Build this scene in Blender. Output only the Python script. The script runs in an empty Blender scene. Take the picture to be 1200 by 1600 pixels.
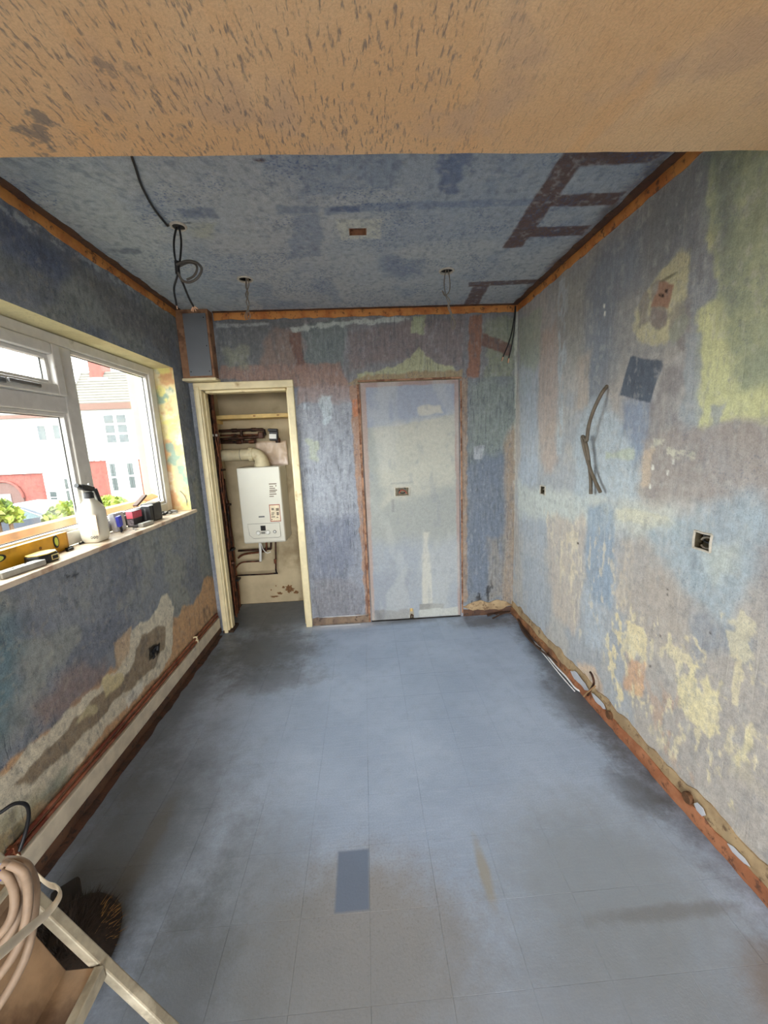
import bpy, bmesh, math, random
import numpy as np
from mathutils import Vector, Matrix

random.seed(7)
scene = bpy.context.scene
COL = scene.collection

# ------------------------------------------------------------------ camera
F_PX, YAW, PITCH, ROLL, CAM_H = 598.3522, .0454, -.1772, -.0427, 1.5049


def cam_axes():
    cy, sy, cp, sp = math.cos(YAW), math.sin(YAW), math.cos(PITCH), math.sin(PITCH)
    f = Vector((sy * cp, cy * cp, sp)); r = Vector((cy, -sy, 0)); u = r.cross(f)
    c, s = math.cos(ROLL), math.sin(ROLL)
    return c * r + s * u, -s * r + c * u, f


CR, CU, CF = cam_axes()
CPOS = Vector((0, 0, CAM_H))
cam_data = bpy.data.cameras.new('camera')
cam_data.sensor_fit = 'VERTICAL'
cam_data.sensor_height = 36.0
cam_data.lens = F_PX / 1600 * 36.0
cam_data.clip_start = 0.02
cam = bpy.data.objects.new('camera', cam_data)
COL.objects.link(cam)
m3 = Matrix((CR, CU, -CF)).transposed()
cam.matrix_world = Matrix.Translation(CPOS) @ m3.to_4x4()
scene.camera = cam

# ------------------------------------------------------------------ world, daylight, exposure
SKY = 9.0
world = bpy.data.worlds.new('overcast_sky')
scene.world = world
world.use_nodes = True
bg = world.node_tree.nodes['Background']
bg.inputs['Color'].default_value = (.97, .99, 1.0, 1)
bg.inputs['Strength'].default_value = SKY


def portal(name, loc, rot, sx, sy):
    l = bpy.data.lights.new(name, 'AREA')
    l.shape = 'RECTANGLE'; l.size = sx; l.size_y = sy; l.energy = 1
    l.cycles.is_portal = True
    o = bpy.data.objects.new(name, l); COL.objects.link(o)
    o.location = loc; o.rotation_euler = rot
    return o


portal('window_daylight', (-1.60, 2.0, 1.58), (0, math.radians(-90), 0), 1.05, 1.75)
portal('rear_opening_daylight', (0, -2.72, 1.1), (math.radians(90), 0, 0), 2.5, 2.2)  # sky through the unseen opening added behind the camera
cy = scene.cycles
cy.max_bounces = 5; cy.diffuse_bounces = 4; cy.glossy_bounces = 2; cy.transmission_bounces = 3; cy.transparent_max_bounces = 8
cy.caustics_reflective = False; cy.caustics_refractive = False
cy.use_adaptive_sampling = True; cy.adaptive_threshold = .06; cy.adaptive_min_samples = 16
scene.view_settings.view_transform = 'Standard'
scene.view_settings.look = 'None'
scene.view_settings.exposure = 0.85
scene.view_settings.gamma = 1.0
scene.view_settings.use_curve_mapping = False

# ------------------------------------------------------------------ room dimensions (metres)
XL, XR, YB, H = -1.29, 1.227, 3.082, 2.5
YN = 1.20      # far edge of the lowered ceiling over the camera
ZN = 2.28
YREAR = -2.7
SILL = 1.083
CUPB = 3.64    # back of the boiler cupboard


# ------------------------------------------------------------------ helpers
def pix(x, y, axis, val):
    """point of the photograph (1200x1600 frame) carried to the plane axis = val"""
    d = (x - 600) / F_PX * CR - (y - 800) / F_PX * CU + CF
    k = 'xyz'.index(axis)
    return CPOS + d * ((val - CPOS[k]) / d[k])


def lin1(c):
    c /= 255
    return c / 12.92 if c <= .04045 else ((c + .055) / 1.055) ** 2.4


def lin(c):
    return tuple(lin1(v) for v in c)


WLOC = {}


def tag(o, label=None, cat=None, group=None, kind=None):
    if label: o['label'] = label
    if cat: o['category'] = cat
    if group: o['group'] = group
    if kind: o['kind'] = kind
    return o


def thing(name, loc, label, cat, group=None, kind=None):
    o = bpy.data.objects.new(name, None)
    COL.objects.link(o)
    o.empty_display_size = .05
    o.location = loc
    WLOC[o] = Vector(loc)
    return tag(o, label, cat, group, kind)


def rot_to(d):
    return Vector((0, 0, 1)).rotation_difference(Vector(d).normalized()).to_matrix()


class MB:
    def __init__(s):
        s.v = []; s.f = []

    def add(s, vs, fs):
        b = len(s.v)
        s.v += [tuple(p) for p in vs]
        s.f += [tuple(i + b for i in f) for f in fs]
        return s

    def box(s, a, b):
        x0, x1 = sorted((a[0], b[0])); y0, y1 = sorted((a[1], b[1])); z0, z1 = sorted((a[2], b[2]))
        return s.add([(x0, y0, z0), (x1, y0, z0), (x1, y1, z0), (x0, y1, z0), (x0, y0, z1), (x1, y0, z1), (x1, y1, z1), (x0, y1, z1)],
                     [(3, 2, 1, 0), (4, 5, 6, 7), (0, 1, 5, 4), (1, 2, 6, 5), (2, 3, 7, 6), (3, 0, 4, 7)])

    def obox(s, c, size, rz=0, rx=0, ry=0):
        M = Matrix.Translation(c) @ Matrix.Rotation(rz, 4, 'Z') @ Matrix.Rotation(ry, 4, 'Y') @ Matrix.Rotation(rx, 4, 'X')
        h = [v / 2 for v in size]
        n = MB().box((-h[0], -h[1], -h[2]), h)
        return s.add([M @ Vector(p) for p in n.v], n.f)

    def beam(s, p0, p1, w, t, up=(0, 0, 1)):
        p0, p1 = Vector(p0), Vector(p1)
        d = (p1 - p0).normalized(); a = d.cross(Vector(up)).normalized(); b = a.cross(d).normalized()
        vs = []
        for p in (p0, p1):
            vs += [p - a * w / 2 - b * t / 2, p + a * w / 2 - b * t / 2, p + a * w / 2 + b * t / 2, p - a * w / 2 + b * t / 2]
        return s.add(vs, [(0, 1, 2, 3), (7, 6, 5, 4), (1, 0, 4, 5), (2, 1, 5, 6), (3, 2, 6, 7), (0, 3, 7, 4)])

    def tube(s, pts, r, n=8, closed=False, cap=True, flat=None):
        pts = [Vector(p) for p in pts]
        N = len(pts)
        rs = r if isinstance(r, (list, tuple)) else [r] * N
        ts = []
        for i in range(N):
            if closed: t = pts[(i + 1) % N] - pts[i - 1]
            else: t = pts[min(i + 1, N - 1)] - pts[max(i - 1, 0)]
            ts.append(t.normalized())
        a = ts[0].orthogonal().normalized()
        if flat: a = (Vector(flat) - ts[0] * Vector(flat).dot(ts[0])).normalized()
        vs = []
        for i in range(N):
            a = (a - ts[i] * a.dot(ts[i])).normalized()
            b = ts[i].cross(a)
            for k in range(n):
                q = 2 * math.pi * k / n
                ff = .35 if flat else 1
                vs.append(pts[i] + a * math.cos(q) * rs[i] + b * math.sin(q) * rs[i] * ff)
        fs = []
        for i in range(N if closed else N - 1):
            j = (i + 1) % N
            for k in range(n):
                l = (k + 1) % n
                fs.append((i * n + k, i * n + l, j * n + l, j * n + k))
        if cap and not closed:
            fs.append(tuple(range(n - 1, -1, -1))); fs.append(tuple((N - 1) * n + k for k in range(n)))
        return s.add(vs, fs)

    def cyl(s, p0, p1, r, n=16, r1=None):
        return s.tube([p0, p1], [r, r if r1 is None else r1], n)

    def lathe(s, base, prof, axis=(0, 0, 1), n=20, sx=1, sy=1):
        M = rot_to(axis); base = Vector(base)
        vs = []
        for r, h in prof:
            for k in range(n):
                q = 2 * math.pi * k / n
                vs.append(base + M @ Vector((r * math.cos(q) * sx, r * math.sin(q) * sy, h)))
        fs = [(i * n + k, i * n + (k + 1) % n, (i + 1) * n + (k + 1) % n, (i + 1) * n + k) for i in range(len(prof) - 1) for k in range(n)]
        fs += [tuple(range(n - 1, -1, -1)), tuple((len(prof) - 1) * n + k for k in range(n))]
        return s.add(vs, fs)

    def prism(s, poly, ext):
        """closed 3D polygon swept along ext"""
        e = Vector(ext); P = [Vector(p) for p in poly]; n = len(P)
        fs = [tuple(range(n - 1, -1, -1)), tuple(range(n, 2 * n))]
        fs += [(i, (i + 1) % n, (i + 1) % n + n, i + n) for i in range(n)]
        return s.add(P + [p + e for p in P], fs)

    def build(s, name, mat, parent=None, smooth=False, bevel=0, seg=2, loc=None, label=None, cat=None, group=None, kind=None):
        me = bpy.data.meshes.new(name)
        V = [Vector(p) for p in s.v]
        if parent is not None:
            off = WLOC[parent]
        else:
            if loc is None:
                xs = [p.x for p in V]; ys = [p.y for p in V]; zs = [p.z for p in V]
                loc = ((min(xs) + max(xs)) / 2, (min(ys) + max(ys)) / 2, min(zs))
            off = Vector(loc)
        me.from_pydata([p - off for p in V], [], s.f)
        bm = bmesh.new(); bm.from_mesh(me); bmesh.ops.recalc_face_normals(bm, faces=bm.faces); bm.to_mesh(me); bm.free()
        me.materials.append(mat)
        o = bpy.data.objects.new(name, me); COL.objects.link(o)
        WLOC[o] = off
        if parent is not None: o.parent = parent
        else: o.location = off
        if smooth:
            me.polygons.foreach_set('use_smooth', [True] * len(me.polygons))
            try: me.set_sharp_from_angle(angle=math.radians(50))
            except Exception: pass
        if bevel:
            m = o.modifiers.new('bevel', 'BEVEL'); m.width = bevel; m.segments = seg; m.limit_method = 'ANGLE'
        return tag(o, label, cat, group, kind)


def spline(pts, n=8, closed=False):
    P = [Vector(p) for p in pts]; out = []; N = len(P)
    for i in range(N if closed else N - 1):
        if closed: a, b, c, d = P[i - 1], P[i], P[(i + 1) % N], P[(i + 2) % N]
        else: a, b, c, d = P[max(i - 1, 0)], P[i], P[i + 1], P[min(i + 2, N - 1)]
        for k in range(n):
            t = k / n
            out.append(.5 * ((2 * b) + (c - a) * t + (2 * a - 5 * b + 4 * c - d) * t * t + (3 * b - a - 3 * c + d) * t ** 3))
    if not closed: out.append(P[-1])
    return out


# ------------------------------------------------------------------ numpy noise and painted plaster
def vnoise(x, y, seed=0):
    xi = np.floor(x).astype(np.int64); yi = np.floor(y).astype(np.int64)
    fx = x - xi; fy = y - yi
    fx = fx * fx * (3 - 2 * fx); fy = fy * fy * (3 - 2 * fy)

    def h(a, b):
        n = (a * 374761393 + b * 668265263 + seed * 974634777) & 0xffffffff
        n = ((n ^ (n >> 13)) * 1274126177) & 0xffffffff
        return ((n ^ (n >> 16)) & 0xffff) / 65535.0
    return (h(xi, yi) * (1 - fx) + h(xi + 1, yi) * fx) * (1 - fy) + (h(xi, yi + 1) * (1 - fx) + h(xi + 1, yi + 1) * fx) * fy


def fbm(x, y, octs=4, seed=0):
    s = 0; a = .5; t = 0
    for i in range(octs):
        s = s + a * vnoise(x * 2 ** i + 17.3 * i, y * 2 ** i + 5.1 * i, seed + i); t += a; a *= .55
    return s / t


def sst(a, b, x):
    t = np.clip((x - a) / (b - a), 0, 1)
    return t * t * (3 - 2 * t)


def sdf(U, V, poly):
    d2 = np.full(U.shape, 1e9); inside = np.zeros(U.shape, bool)
    n = len(poly)
    for i in range(n):
        x0, y0 = poly[i]; x1, y1 = poly[(i + 1) % n]
        ex, ey = x1 - x0, y1 - y0
        t = np.clip(((U - x0) * ex + (V - y0) * ey) / (ex * ex + ey * ey + 1e-12), 0, 1)
        d2 = np.minimum(d2, (U - x0 - t * ex) ** 2 + (V - y0 - t * ey) ** 2)
        c = (y0 > V) != (y1 > V)
        with np.errstate(divide='ignore', invalid='ignore'):
            xx = (x1 - x0) * (V - y0) / ((y1 - y0) if y1 != y0 else 1e-12) + x0
        inside ^= c & (U < xx)
    return np.where(inside, -1, 1) * np.sqrt(d2)


SEED = [0]


def mute(c, k=.28):
    if c[2] > c[0]: k = .46
    l = lin(c); y = .3 * l[0] + .59 * l[1] + .11 * l[2]
    return tuple((v * (1 - k) + y * k) * t for v, t in zip(l, (.978, 1.008, .988)))



class Paint:
    """flat colour coats of a wall: each coat is an area with a ragged rim"""

    def __init__(s, U, V, base, proj):
        s.U, s.V, s.proj = U, V, proj
        s.c = np.tile(np.array(mute(base)), (U.size, 1))

    def mixin(s, m, col):
        m = m[:, None]
        s.c = s.c * (1 - m) + np.array(mute(col)) * m

    def wash(s, col, scale=3, lo=.5, hi=.65, op=1, stretch=(1, 1), seed=None, octs=4):
        SEED[0] += 11
        n = fbm(s.U * scale * stretch[0], s.V * scale * stretch[1], octs, SEED[0] if seed is None else seed)
        s.mixin(sst(lo, hi, n) * op, col)

    def area(s, pxs, col, soft=.012, rag=.015, ns=14, op=1, stretch=(1, 1), cover=None, cs=30):
        """cover: share of the area still coated (worn through elsewhere)"""
        SEED[0] += 11
        poly = [s.proj(*p) for p in pxs]
        d = sdf(s.U, s.V, poly)
        d = d + rag * 2 * (fbm(s.U * ns * stretch[0], s.V * ns * stretch[1], 4, SEED[0]) - .5) * 2
        if soft > .006:
            crisp = soft <= .0125
            if not crisp: soft *= 1.7
            w = fbm(s.U * 7 * stretch[0], s.V * 7 * stretch[1], 4, SEED[0] + 7) * .5 + fbm(s.U * 45 * stretch[0], s.V * 45 * stretch[1], 3, SEED[0] + 8) * .5
            m = sst(soft, -soft, d) * op * np.clip(.6 + .8 * w if crisp else .32 + 1.15 * w, 0, 1)
        else:
            m = sst(soft, -soft, d) * op
        if cover is not None:
            n = fbm(s.U * cs * stretch[0], s.V * cs * stretch[1], 4, SEED[0] + 3)
            m = m * sst(.62 - cover * .3, .66 - cover * .3 + .06, n)
        s.mixin(m, col)


def lines(keys, step):
    out = []
    for a, b in zip(keys[:-1], keys[1:]):
        n = max(1, int(math.ceil((b - a) / step)))
        out += list(np.linspace(a, b, n, endpoint=False))
    return np.array(out + [keys[-1]])


def painted(name, axis, val, ukeys, vkeys, step, paintf, mat, holes=(), rounds=(), parent=None, label=None, cat=None, kind='structure', bump=None):
    """plane of small quads; paintf(U, V, proj) returns the coat colours"""
    us, vs = lines(ukeys, step), lines(vkeys, step)
    U, V = np.meshgrid(us, vs, indexing='ij')
    U = U.ravel(); V = V.ravel()
    nu, nv = len(us), len(vs)
    k = 'xyz'.index(axis)
    P = np.zeros((U.size, 3))
    oth = [i for i in range(3) if i != k]
    P[:, k] = val; P[:, oth[0]] = U; P[:, oth[1]] = V
    if bump is not None: P[:, k] += bump(U, V)

    def proj(x, y):
        q = pix(x, y, axis, val)
        return (q[oth[0]], q[oth[1]])
    colr = paintf(U, V, proj)
    I, J = np.meshgrid(np.arange(nu - 1), np.arange(nv - 1), indexing='ij')
    I = I.ravel(); J = J.ravel()
    cu = (us[I] + us[I + 1]) / 2; cv = (vs[J] + vs[J + 1]) / 2
    keep = np.ones(I.size, bool)
    for a, b, c, d in holes: keep &= ~((cu > a) & (cu < b) & (cv > c) & (cv < d))
    for a, b, r in rounds: keep &= ((cu - a) ** 2 + (cv - b) ** 2) > r * r
    I = I[keep]; J = J[keep]
    Fq = np.stack([I * nv + J, (I + 1) * nv + J, (I + 1) * nv + J + 1, I * nv + J + 1], 1)
    off = np.array(WLOC[parent]) if parent is not None else np.array([P[:, 0].mean(), P[:, 1].mean(), P[:, 2].min()])
    me = bpy.data.meshes.new(name)
    me.vertices.add(len(P)); me.vertices.foreach_set('co', (P - off).astype(np.float32).ravel())
    me.loops.add(Fq.size); me.loops.foreach_set('vertex_index', Fq.astype(np.int32).ravel())
    me.polygons.add(len(Fq)); me.polygons.foreach_set('loop_start', np.arange(0, Fq.size, 4, dtype=np.int32))
    me.polygons.foreach_set('use_smooth', np.ones(len(Fq), bool))
    me.update(calc_edges=True)
    at = me.color_attributes.new('Col', 'FLOAT_COLOR', 'POINT')
    at.data.foreach_set('color', np.concatenate([colr, np.ones((len(P), 1))], 1).astype(np.float32).ravel())
    me.materials.append(mat)
    o = bpy.data.objects.new(name, me); COL.objects.link(o)
    WLOC[o] = Vector(off)
    if parent is not None: o.parent = parent
    else: o.location = off
    return tag(o, label, cat, None, kind if parent is None else None)


# ------------------------------------------------------------------ materials
def new_mat(name):
    m = bpy.data.materials.new(name); m.use_nodes = True
    nt = m.node_tree
    return m, nt, nt.nodes['Principled BSDF']


def N(nt, t, **kw):
    n = nt.nodes.new(t)
    for k, v in kw.items():
        if k.startswith('i_'):
            key = k[2:]
            n.inputs[int(key) if key.isdigit() else key.replace('_', ' ')].default_value = v
        else: setattr(n, k, v)
    return n


def pos_noise(nt, scale=(1, 1, 1), noise=5.0, detail=4, rough=.55, dist=0, rot=(0, 0, 0)):
    g = N(nt, 'ShaderNodeNewGeometry')
    mp = N(nt, 'ShaderNodeMapping'); mp.inputs['Scale'].default_value = scale; mp.inputs['Rotation'].default_value = rot
    nt.links.new(g.outputs['Position'], mp.inputs['Vector'])
    n = N(nt, 'ShaderNodeTexNoise', i_Scale=noise, i_Detail=detail, i_Roughness=rough, i_Distortion=dist)
    nt.links.new(mp.outputs[0], n.inputs['Vector'])
    return n.outputs[0]


def ramp(nt, src, a, b, lo=0., hi=1.):
    r = N(nt, 'ShaderNodeMapRange', interpolation_type='SMOOTHSTEP')
    nt.links.new(src, r.inputs[0])
    r.inputs[1].default_value = a; r.inputs[2].default_value = b; r.inputs[3].default_value = lo; r.inputs[4].default_value = hi
    return r.outputs[0]


def mth(nt, op, a, b=None):
    n = N(nt, 'ShaderNodeMath', operation=op)
    for i, v in enumerate((a, b)):
        if v is None: continue
        if hasattr(v, 'is_linked'): nt.links.new(v, n.inputs[i])
        else: n.inputs[i].default_value = v
    return n.outputs[0]


def mixc(nt, fac, a, b, blend='MIX'):
    n = N(nt, 'ShaderNodeMix', data_type='RGBA', blend_type=blend)
    for i, v in ((0, fac), (6, a), (7, b)):
        if hasattr(v, 'is_linked'): nt.links.new(v, n.inputs[i])
        else: n.inputs[i].default_value = v if i == 0 else (*v, 1) if len(v) == 3 else v
    return n.outputs[2]


def bump(nt, bs, h, strength, dist=.002):
    b = N(nt, 'ShaderNodeBump', i_Strength=strength, i_Distance=dist)
    nt.links.new(h, b.inputs['Height']); nt.links.new(b.outputs[0], bs.inputs['Normal'])


MATS = {}


def mat(name, c, rough=.6, metal=0., var=.12, scale=25., bmp=.0, c2=None, spec=.4, c2t=(.5, .62)):
    if name in MATS: return MATS[name]
    m, nt, bs = new_mat(name)
    n = pos_noise(nt, noise=scale, detail=5)
    L = lin(c)
    base = mixc(nt, ramp(nt, n, .3, .7), tuple(v * (1 - var) for v in L), tuple(min(1, v * (1 + var)) for v in L))
    if c2: base = mixc(nt, ramp(nt, pos_noise(nt, noise=scale * .45, detail=6), *c2t), base, lin(c2))
    nt.links.new(base, bs.inputs['Base Color'])
    bs.inputs['Roughness'].default_value = rough; bs.inputs['Metallic'].default_value = metal
    bs.inputs['Specular IOR Level'].default_value = spec
    if bmp: bump(nt, bs, pos_noise(nt, noise=scale * 3, detail=4), bmp)
    MATS[name] = m
    return m


def plaster(name, speck=.35, speck_col=(60, 75, 105), speck_scale=(1, 1, 1), speck_noise=110., lo=.56, hi=.68, grain=.18, bmp=.25,
            streak=None, rough=.72, cover=5., spec=.25, brush=None):
    """attribute coats + fine grain, specks and roller marks"""
    m, nt, bs = new_mat(name)
    a = N(nt, 'ShaderNodeAttribute', attribute_name='Col')
    base = a.outputs['Color']
    g1 = pos_noise(nt, noise=210, detail=3, rough=.7)
    g2 = pos_noise(nt, noise=38, detail=5, rough=.65)
    k = ramp(nt, mth(nt, 'ADD', mth(nt, 'MULTIPLY', g1, .55), mth(nt, 'MULTIPLY', g2, .45)), .32, .68, 1 - grain, 1 + grain)
    cc = N(nt, 'ShaderNodeCombineXYZ')
    for i in range(3): nt.links.new(k, cc.inputs[i])
    base = mixc(nt, 1.0, base, cc.outputs[0], 'MULTIPLY')
    if brush:
        kb = ramp(nt, pos_noise(nt, brush[0], brush[1], 5, .62, .2), .3, .7, 1 - brush[2], 1 + brush[2])
        cb2 = N(nt, 'ShaderNodeCombineXYZ')
        for i in range(3): nt.links.new(kb, cb2.inputs[i])
        base = mixc(nt, 1.0, base, cb2.outputs[0], 'MULTIPLY')
    s = ramp(nt, pos_noise(nt, speck_scale, speck_noise, 3, .6), lo, hi)
    cov = ramp(nt, pos_noise(nt, noise=cover, detail=4), .42, .62)
    base = mixc(nt, mth(nt, 'MULTIPLY', mth(nt, 'MULTIPLY', s, cov), speck), base, lin(speck_col))
    hsrc = mth(nt, 'ADD', g2, mth(nt, 'MULTIPLY', g1, .5))
    if streak:
        sc, noise, a0, a1, amt, scol, cv = streak
        st = ramp(nt, pos_noise(nt, sc, noise, 4, .6, .4), a0, a1)
        cv2 = ramp(nt, pos_noise(nt, noise=cv, detail=3), .45, .6)
        base = mixc(nt, mth(nt, 'MULTIPLY', mth(nt, 'MULTIPLY', st, cv2), amt), base, lin(scol))
        hsrc = mth(nt, 'SUBTRACT', hsrc, mth(nt, 'MULTIPLY', st, .7))
    nt.links.new(base, bs.inputs['Base Color'])
    bs.inputs['Roughness'].default_value = rough
    bs.inputs['Specular IOR Level'].default_value = spec
    bump(nt, bs, hsrc, bmp, .003)
    MATS[name] = m
    return m


def glass_mat():
    m, nt, bs = new_mat('window_glass')
    out = nt.nodes['Material Output']
    tr = N(nt, 'ShaderNodeBsdfTransparent'); gl = N(nt, 'ShaderNodeBsdfGlossy', i_Roughness=.02)
    tr.inputs[0].default_value = (.95, .97, .96, 1)
    lw = N(nt, 'ShaderNodeLayerWeight', i_Blend=.12)
    fr = N(nt, 'ShaderNodeMath', operation='MULTIPLY'); nt.links.new(lw.outputs['Facing'], fr.inputs[0]); fr.inputs[1].default_value = .35
    smear = ramp(nt, pos_noise(nt, noise=6, detail=4), .5, .8, 0, .03)
    mx = N(nt, 'ShaderNodeMixShader')
    nt.links.new(mth(nt, 'ADD', fr.outputs[0], smear), mx.inputs[0]); nt.links.new(tr.outputs[0], mx.inputs[1]); nt.links.new(gl.outputs[0], mx.inputs[2])
    nt.links.new(mx.outputs[0], out.inputs[0])
    return m


GLASS = glass_mat()
UPVC = mat('white_upvc', (205, 202, 196), .35, var=.05, c2=(170, 165, 155), c2t=(.62, .75))
CREAM = mat('cream_gloss_paint', (226, 212, 172), .45, var=.08, scale=14, c2=(176, 150, 104), c2t=(.62, .74), bmp=.1)
COPPER = mat('tarnished_copper', (116, 70, 48), .45, .5, var=.3, scale=30, c2=(58, 36, 26), c2t=(.5, .65))
DARKPIPE = mat('dark_tarnished_pipe', (74, 48, 36), .5, .5, var=.35, scale=30, c2=(28, 20, 18))
BLACK = mat('black_plastic', (26, 26, 28), .45, var=.2)
BLACKCAB = mat('black_cable_sheath', (34, 34, 36), .5, var=.2)
GREYCAB = mat('grey_cable_sheath', (124, 116, 104), .55, var=.12)
TAUPE = mat('taupe_cable_sheath', (98, 88, 74), .55, var=.15)
BRAIDW = mat('bare_wire_ends', (214, 170, 140), .4, .3)
WHITEP = mat('white_plastic', (222, 222, 216), .4, var=.04)
STEEL = mat('galvanised_steel', (150, 150, 148), .4, .8, var=.15)
WOODP = mat('pale_pine', (214, 182, 116), .55, var=.15, scale=12, bmp=.1)

# ================================================================== STRUCTURE
# ---- floor: grey painted nine-inch tiles on a slab
def floor_mat():
    m, nt, bs = new_mat('grey_painted_floor')
    g = N(nt, 'ShaderNodeNewGeometry')
    sep = N(nt, 'ShaderNodeSeparateXYZ'); nt.links.new(g.outputs['Position'], sep.inputs[0])
    X, Y = sep.outputs[0], sep.outputs[1]
    warp = mth(nt, 'SUBTRACT', pos_noise(nt, noise=8, detail=8, rough=.75), .5)

    def ell(cx, cy, rx, ry, soft=.35, w=1.2):
        dx = mth(nt, 'DIVIDE', mth(nt, 'SUBTRACT', X, cx), rx); dy = mth(nt, 'DIVIDE', mth(nt, 'SUBTRACT', Y, cy), ry)
        d = mth(nt, 'SQRT', mth(nt, 'ADD', mth(nt, 'MULTIPLY', dx, dx), mth(nt, 'MULTIPLY', dy, dy)))
        d = mth(nt, 'ADD', d, mth(nt, 'MULTIPLY', warp, w))
        return ramp(nt, d, 1 - soft, 1 + soft, 1, 0)

    def boxm(x0, x1, y0, y1, soft=.006):
        dx = mth(nt, 'SUBTRACT', mth(nt, 'ABSOLUTE', mth(nt, 'SUBTRACT', X, (x0 + x1) / 2)), (x1 - x0) / 2)
        dy = mth(nt, 'SUBTRACT', mth(nt, 'ABSOLUTE', mth(nt, 'SUBTRACT', Y, (y0 + y1) / 2)), (y1 - y0) / 2)
        return ramp(nt, mth(nt, 'MAXIMUM', dx, dy), -soft, soft, 1, 0)
    fine = pos_noise(nt, noise=150, detail=3, rough=.7)
    mid = pos_noise(nt, noise=14, detail=6, rough=.6)
    big = pos_noise(nt, noise=1.7, detail=4, rough=.55)
    base = mixc(nt, ramp(nt, big, .35, .68), lin((152, 167, 189)), lin((170, 184, 205)))
    base = mixc(nt, ramp(nt, mid, .45, .75, 0, .28), base, lin((136, 148, 167)))
    base = mixc(nt, ramp(nt, fine, .35, .65, 0, .3), base, lin((128, 140, 160)))
    brush = pos_noise(nt, (3, 40, 1), 3.0, 4, .6)
    base = mixc(nt, ramp(nt, brush, .5, .72, 0, .25), base, lin((182, 194, 212)))

    def coat(mask, col, op):
        nonlocal base
        base = mixc(nt, mth(nt, 'MULTIPLY', mask, op), base, lin(col))
    # worn paint, dirt, old adhesive; left and near coats also paint in shade
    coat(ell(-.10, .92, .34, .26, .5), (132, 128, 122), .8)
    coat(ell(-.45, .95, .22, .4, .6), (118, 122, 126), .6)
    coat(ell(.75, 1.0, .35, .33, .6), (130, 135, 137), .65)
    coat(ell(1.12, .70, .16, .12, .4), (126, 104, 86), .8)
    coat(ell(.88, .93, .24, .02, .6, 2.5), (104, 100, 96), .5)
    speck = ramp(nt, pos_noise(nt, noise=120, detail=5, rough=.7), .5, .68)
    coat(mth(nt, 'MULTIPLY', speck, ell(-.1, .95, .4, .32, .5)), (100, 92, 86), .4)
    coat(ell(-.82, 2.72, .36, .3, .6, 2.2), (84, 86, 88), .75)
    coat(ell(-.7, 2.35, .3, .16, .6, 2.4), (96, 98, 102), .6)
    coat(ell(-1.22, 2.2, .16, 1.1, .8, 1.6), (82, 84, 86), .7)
    coat(ell(-1.0, 1.3, .36, .5, .7, 1.8), (88, 91, 92), .65)  # left floor: colour darkened for the shade under the window
    coat(ell(.1, .62, 1.3, .3, .6, .8), (124, 128, 132), .6)  # near floor: colour darkened where the daylight falls off
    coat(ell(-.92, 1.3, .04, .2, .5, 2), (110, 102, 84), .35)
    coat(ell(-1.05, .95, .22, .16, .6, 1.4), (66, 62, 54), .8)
    coat(ell(-.6, .85, .12, .25, .6, 1.5), (76, 80, 84), .6)  # left floor: shade put into the colour
    coat(ell(-.9, 3.4, .5, .36, .4, .8), (92, 96, 102), .75)
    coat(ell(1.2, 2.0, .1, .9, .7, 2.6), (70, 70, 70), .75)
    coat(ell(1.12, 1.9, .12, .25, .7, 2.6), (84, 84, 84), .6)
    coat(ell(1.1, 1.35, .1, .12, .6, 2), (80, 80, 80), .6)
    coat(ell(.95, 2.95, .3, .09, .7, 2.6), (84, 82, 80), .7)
    coat(ell(.05, 3.06, .6, .05, .8, 1.6), (96, 92, 88), .7)
    coat(ell(-.25, 3.05, .3, .06, .5, 1.6), (206, 212, 224), .7)
    coat(ell(.35, 1.1, .018, .1, .5, 1.2), (148, 142, 124), .7)
    coat(boxm(-.172, -.058, 1.012, 1.205), (96, 110, 132), .85)
    coat(boxm(.55, .78, 2.7, 3.06), (170, 184, 202), .35)
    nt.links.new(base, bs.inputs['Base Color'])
    nt.links.new(ramp(nt, mth(nt, 'ADD', mth(nt, 'MULTIPLY', mid, .6), mth(nt, 'MULTIPLY', big, .4)), .3, .7, .36, .56), bs.inputs['Roughness'])
    bs.inputs['Specular IOR Level'].default_value = .45
    bump(nt, bs, mth(nt, 'ADD', fine, mth(nt, 'MULTIPLY', mid, .5)), .3, .0016)
    return m


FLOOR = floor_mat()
SLAB = mat('dark_screed', (86, 84, 82), .8, var=.2, scale=30, bmp=.2)
fl = MB().box((XL - .3, YREAR, -.12), (XR + .3, CUPB + .1, -.006)).build('floor', SLAB, kind='structure', cat='floor',
                                                                  label='grey painted tile floor of the stripped kitchen')
TX, TY, TX0, TY0 = .225, .2135, -.056, 1.86
tile_meshes = []
for k in range(6):
    me = bpy.data.meshes.new('tile')
    bm = bmesh.new(); bmesh.ops.create_cube(bm, size=1)
    gx, gy = random.uniform(.0003, .0008), random.uniform(.0003, .0008)
    for v in bm.verts:
        v.co.x *= TX - gx; v.co.y *= TY - gy; v.co.z *= .006
        if v.co.z > 0: v.co.z += random.uniform(-.00012, .0001)
    bmesh.ops.bevel(bm, geom=[e for e in bm.edges if all(v.co.z > 0 for v in e.verts)], offset=.0004, segments=1, affect='EDGES')
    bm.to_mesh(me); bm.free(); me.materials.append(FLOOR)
    tile_meshes.append(me)


def edge_tile(x0, x1, y0, y1):
    me = bpy.data.meshes.new('tile')
    bm = bmesh.new(); bmesh.ops.create_cube(bm, size=1)
    for v in bm.verts:
        v.co.x *= x1 - x0 - .0006; v.co.y *= y1 - y0 - .0006; v.co.z *= .006
    bm.to_mesh(me); bm.free(); me.materials.append(FLOOR)
    return me


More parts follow.
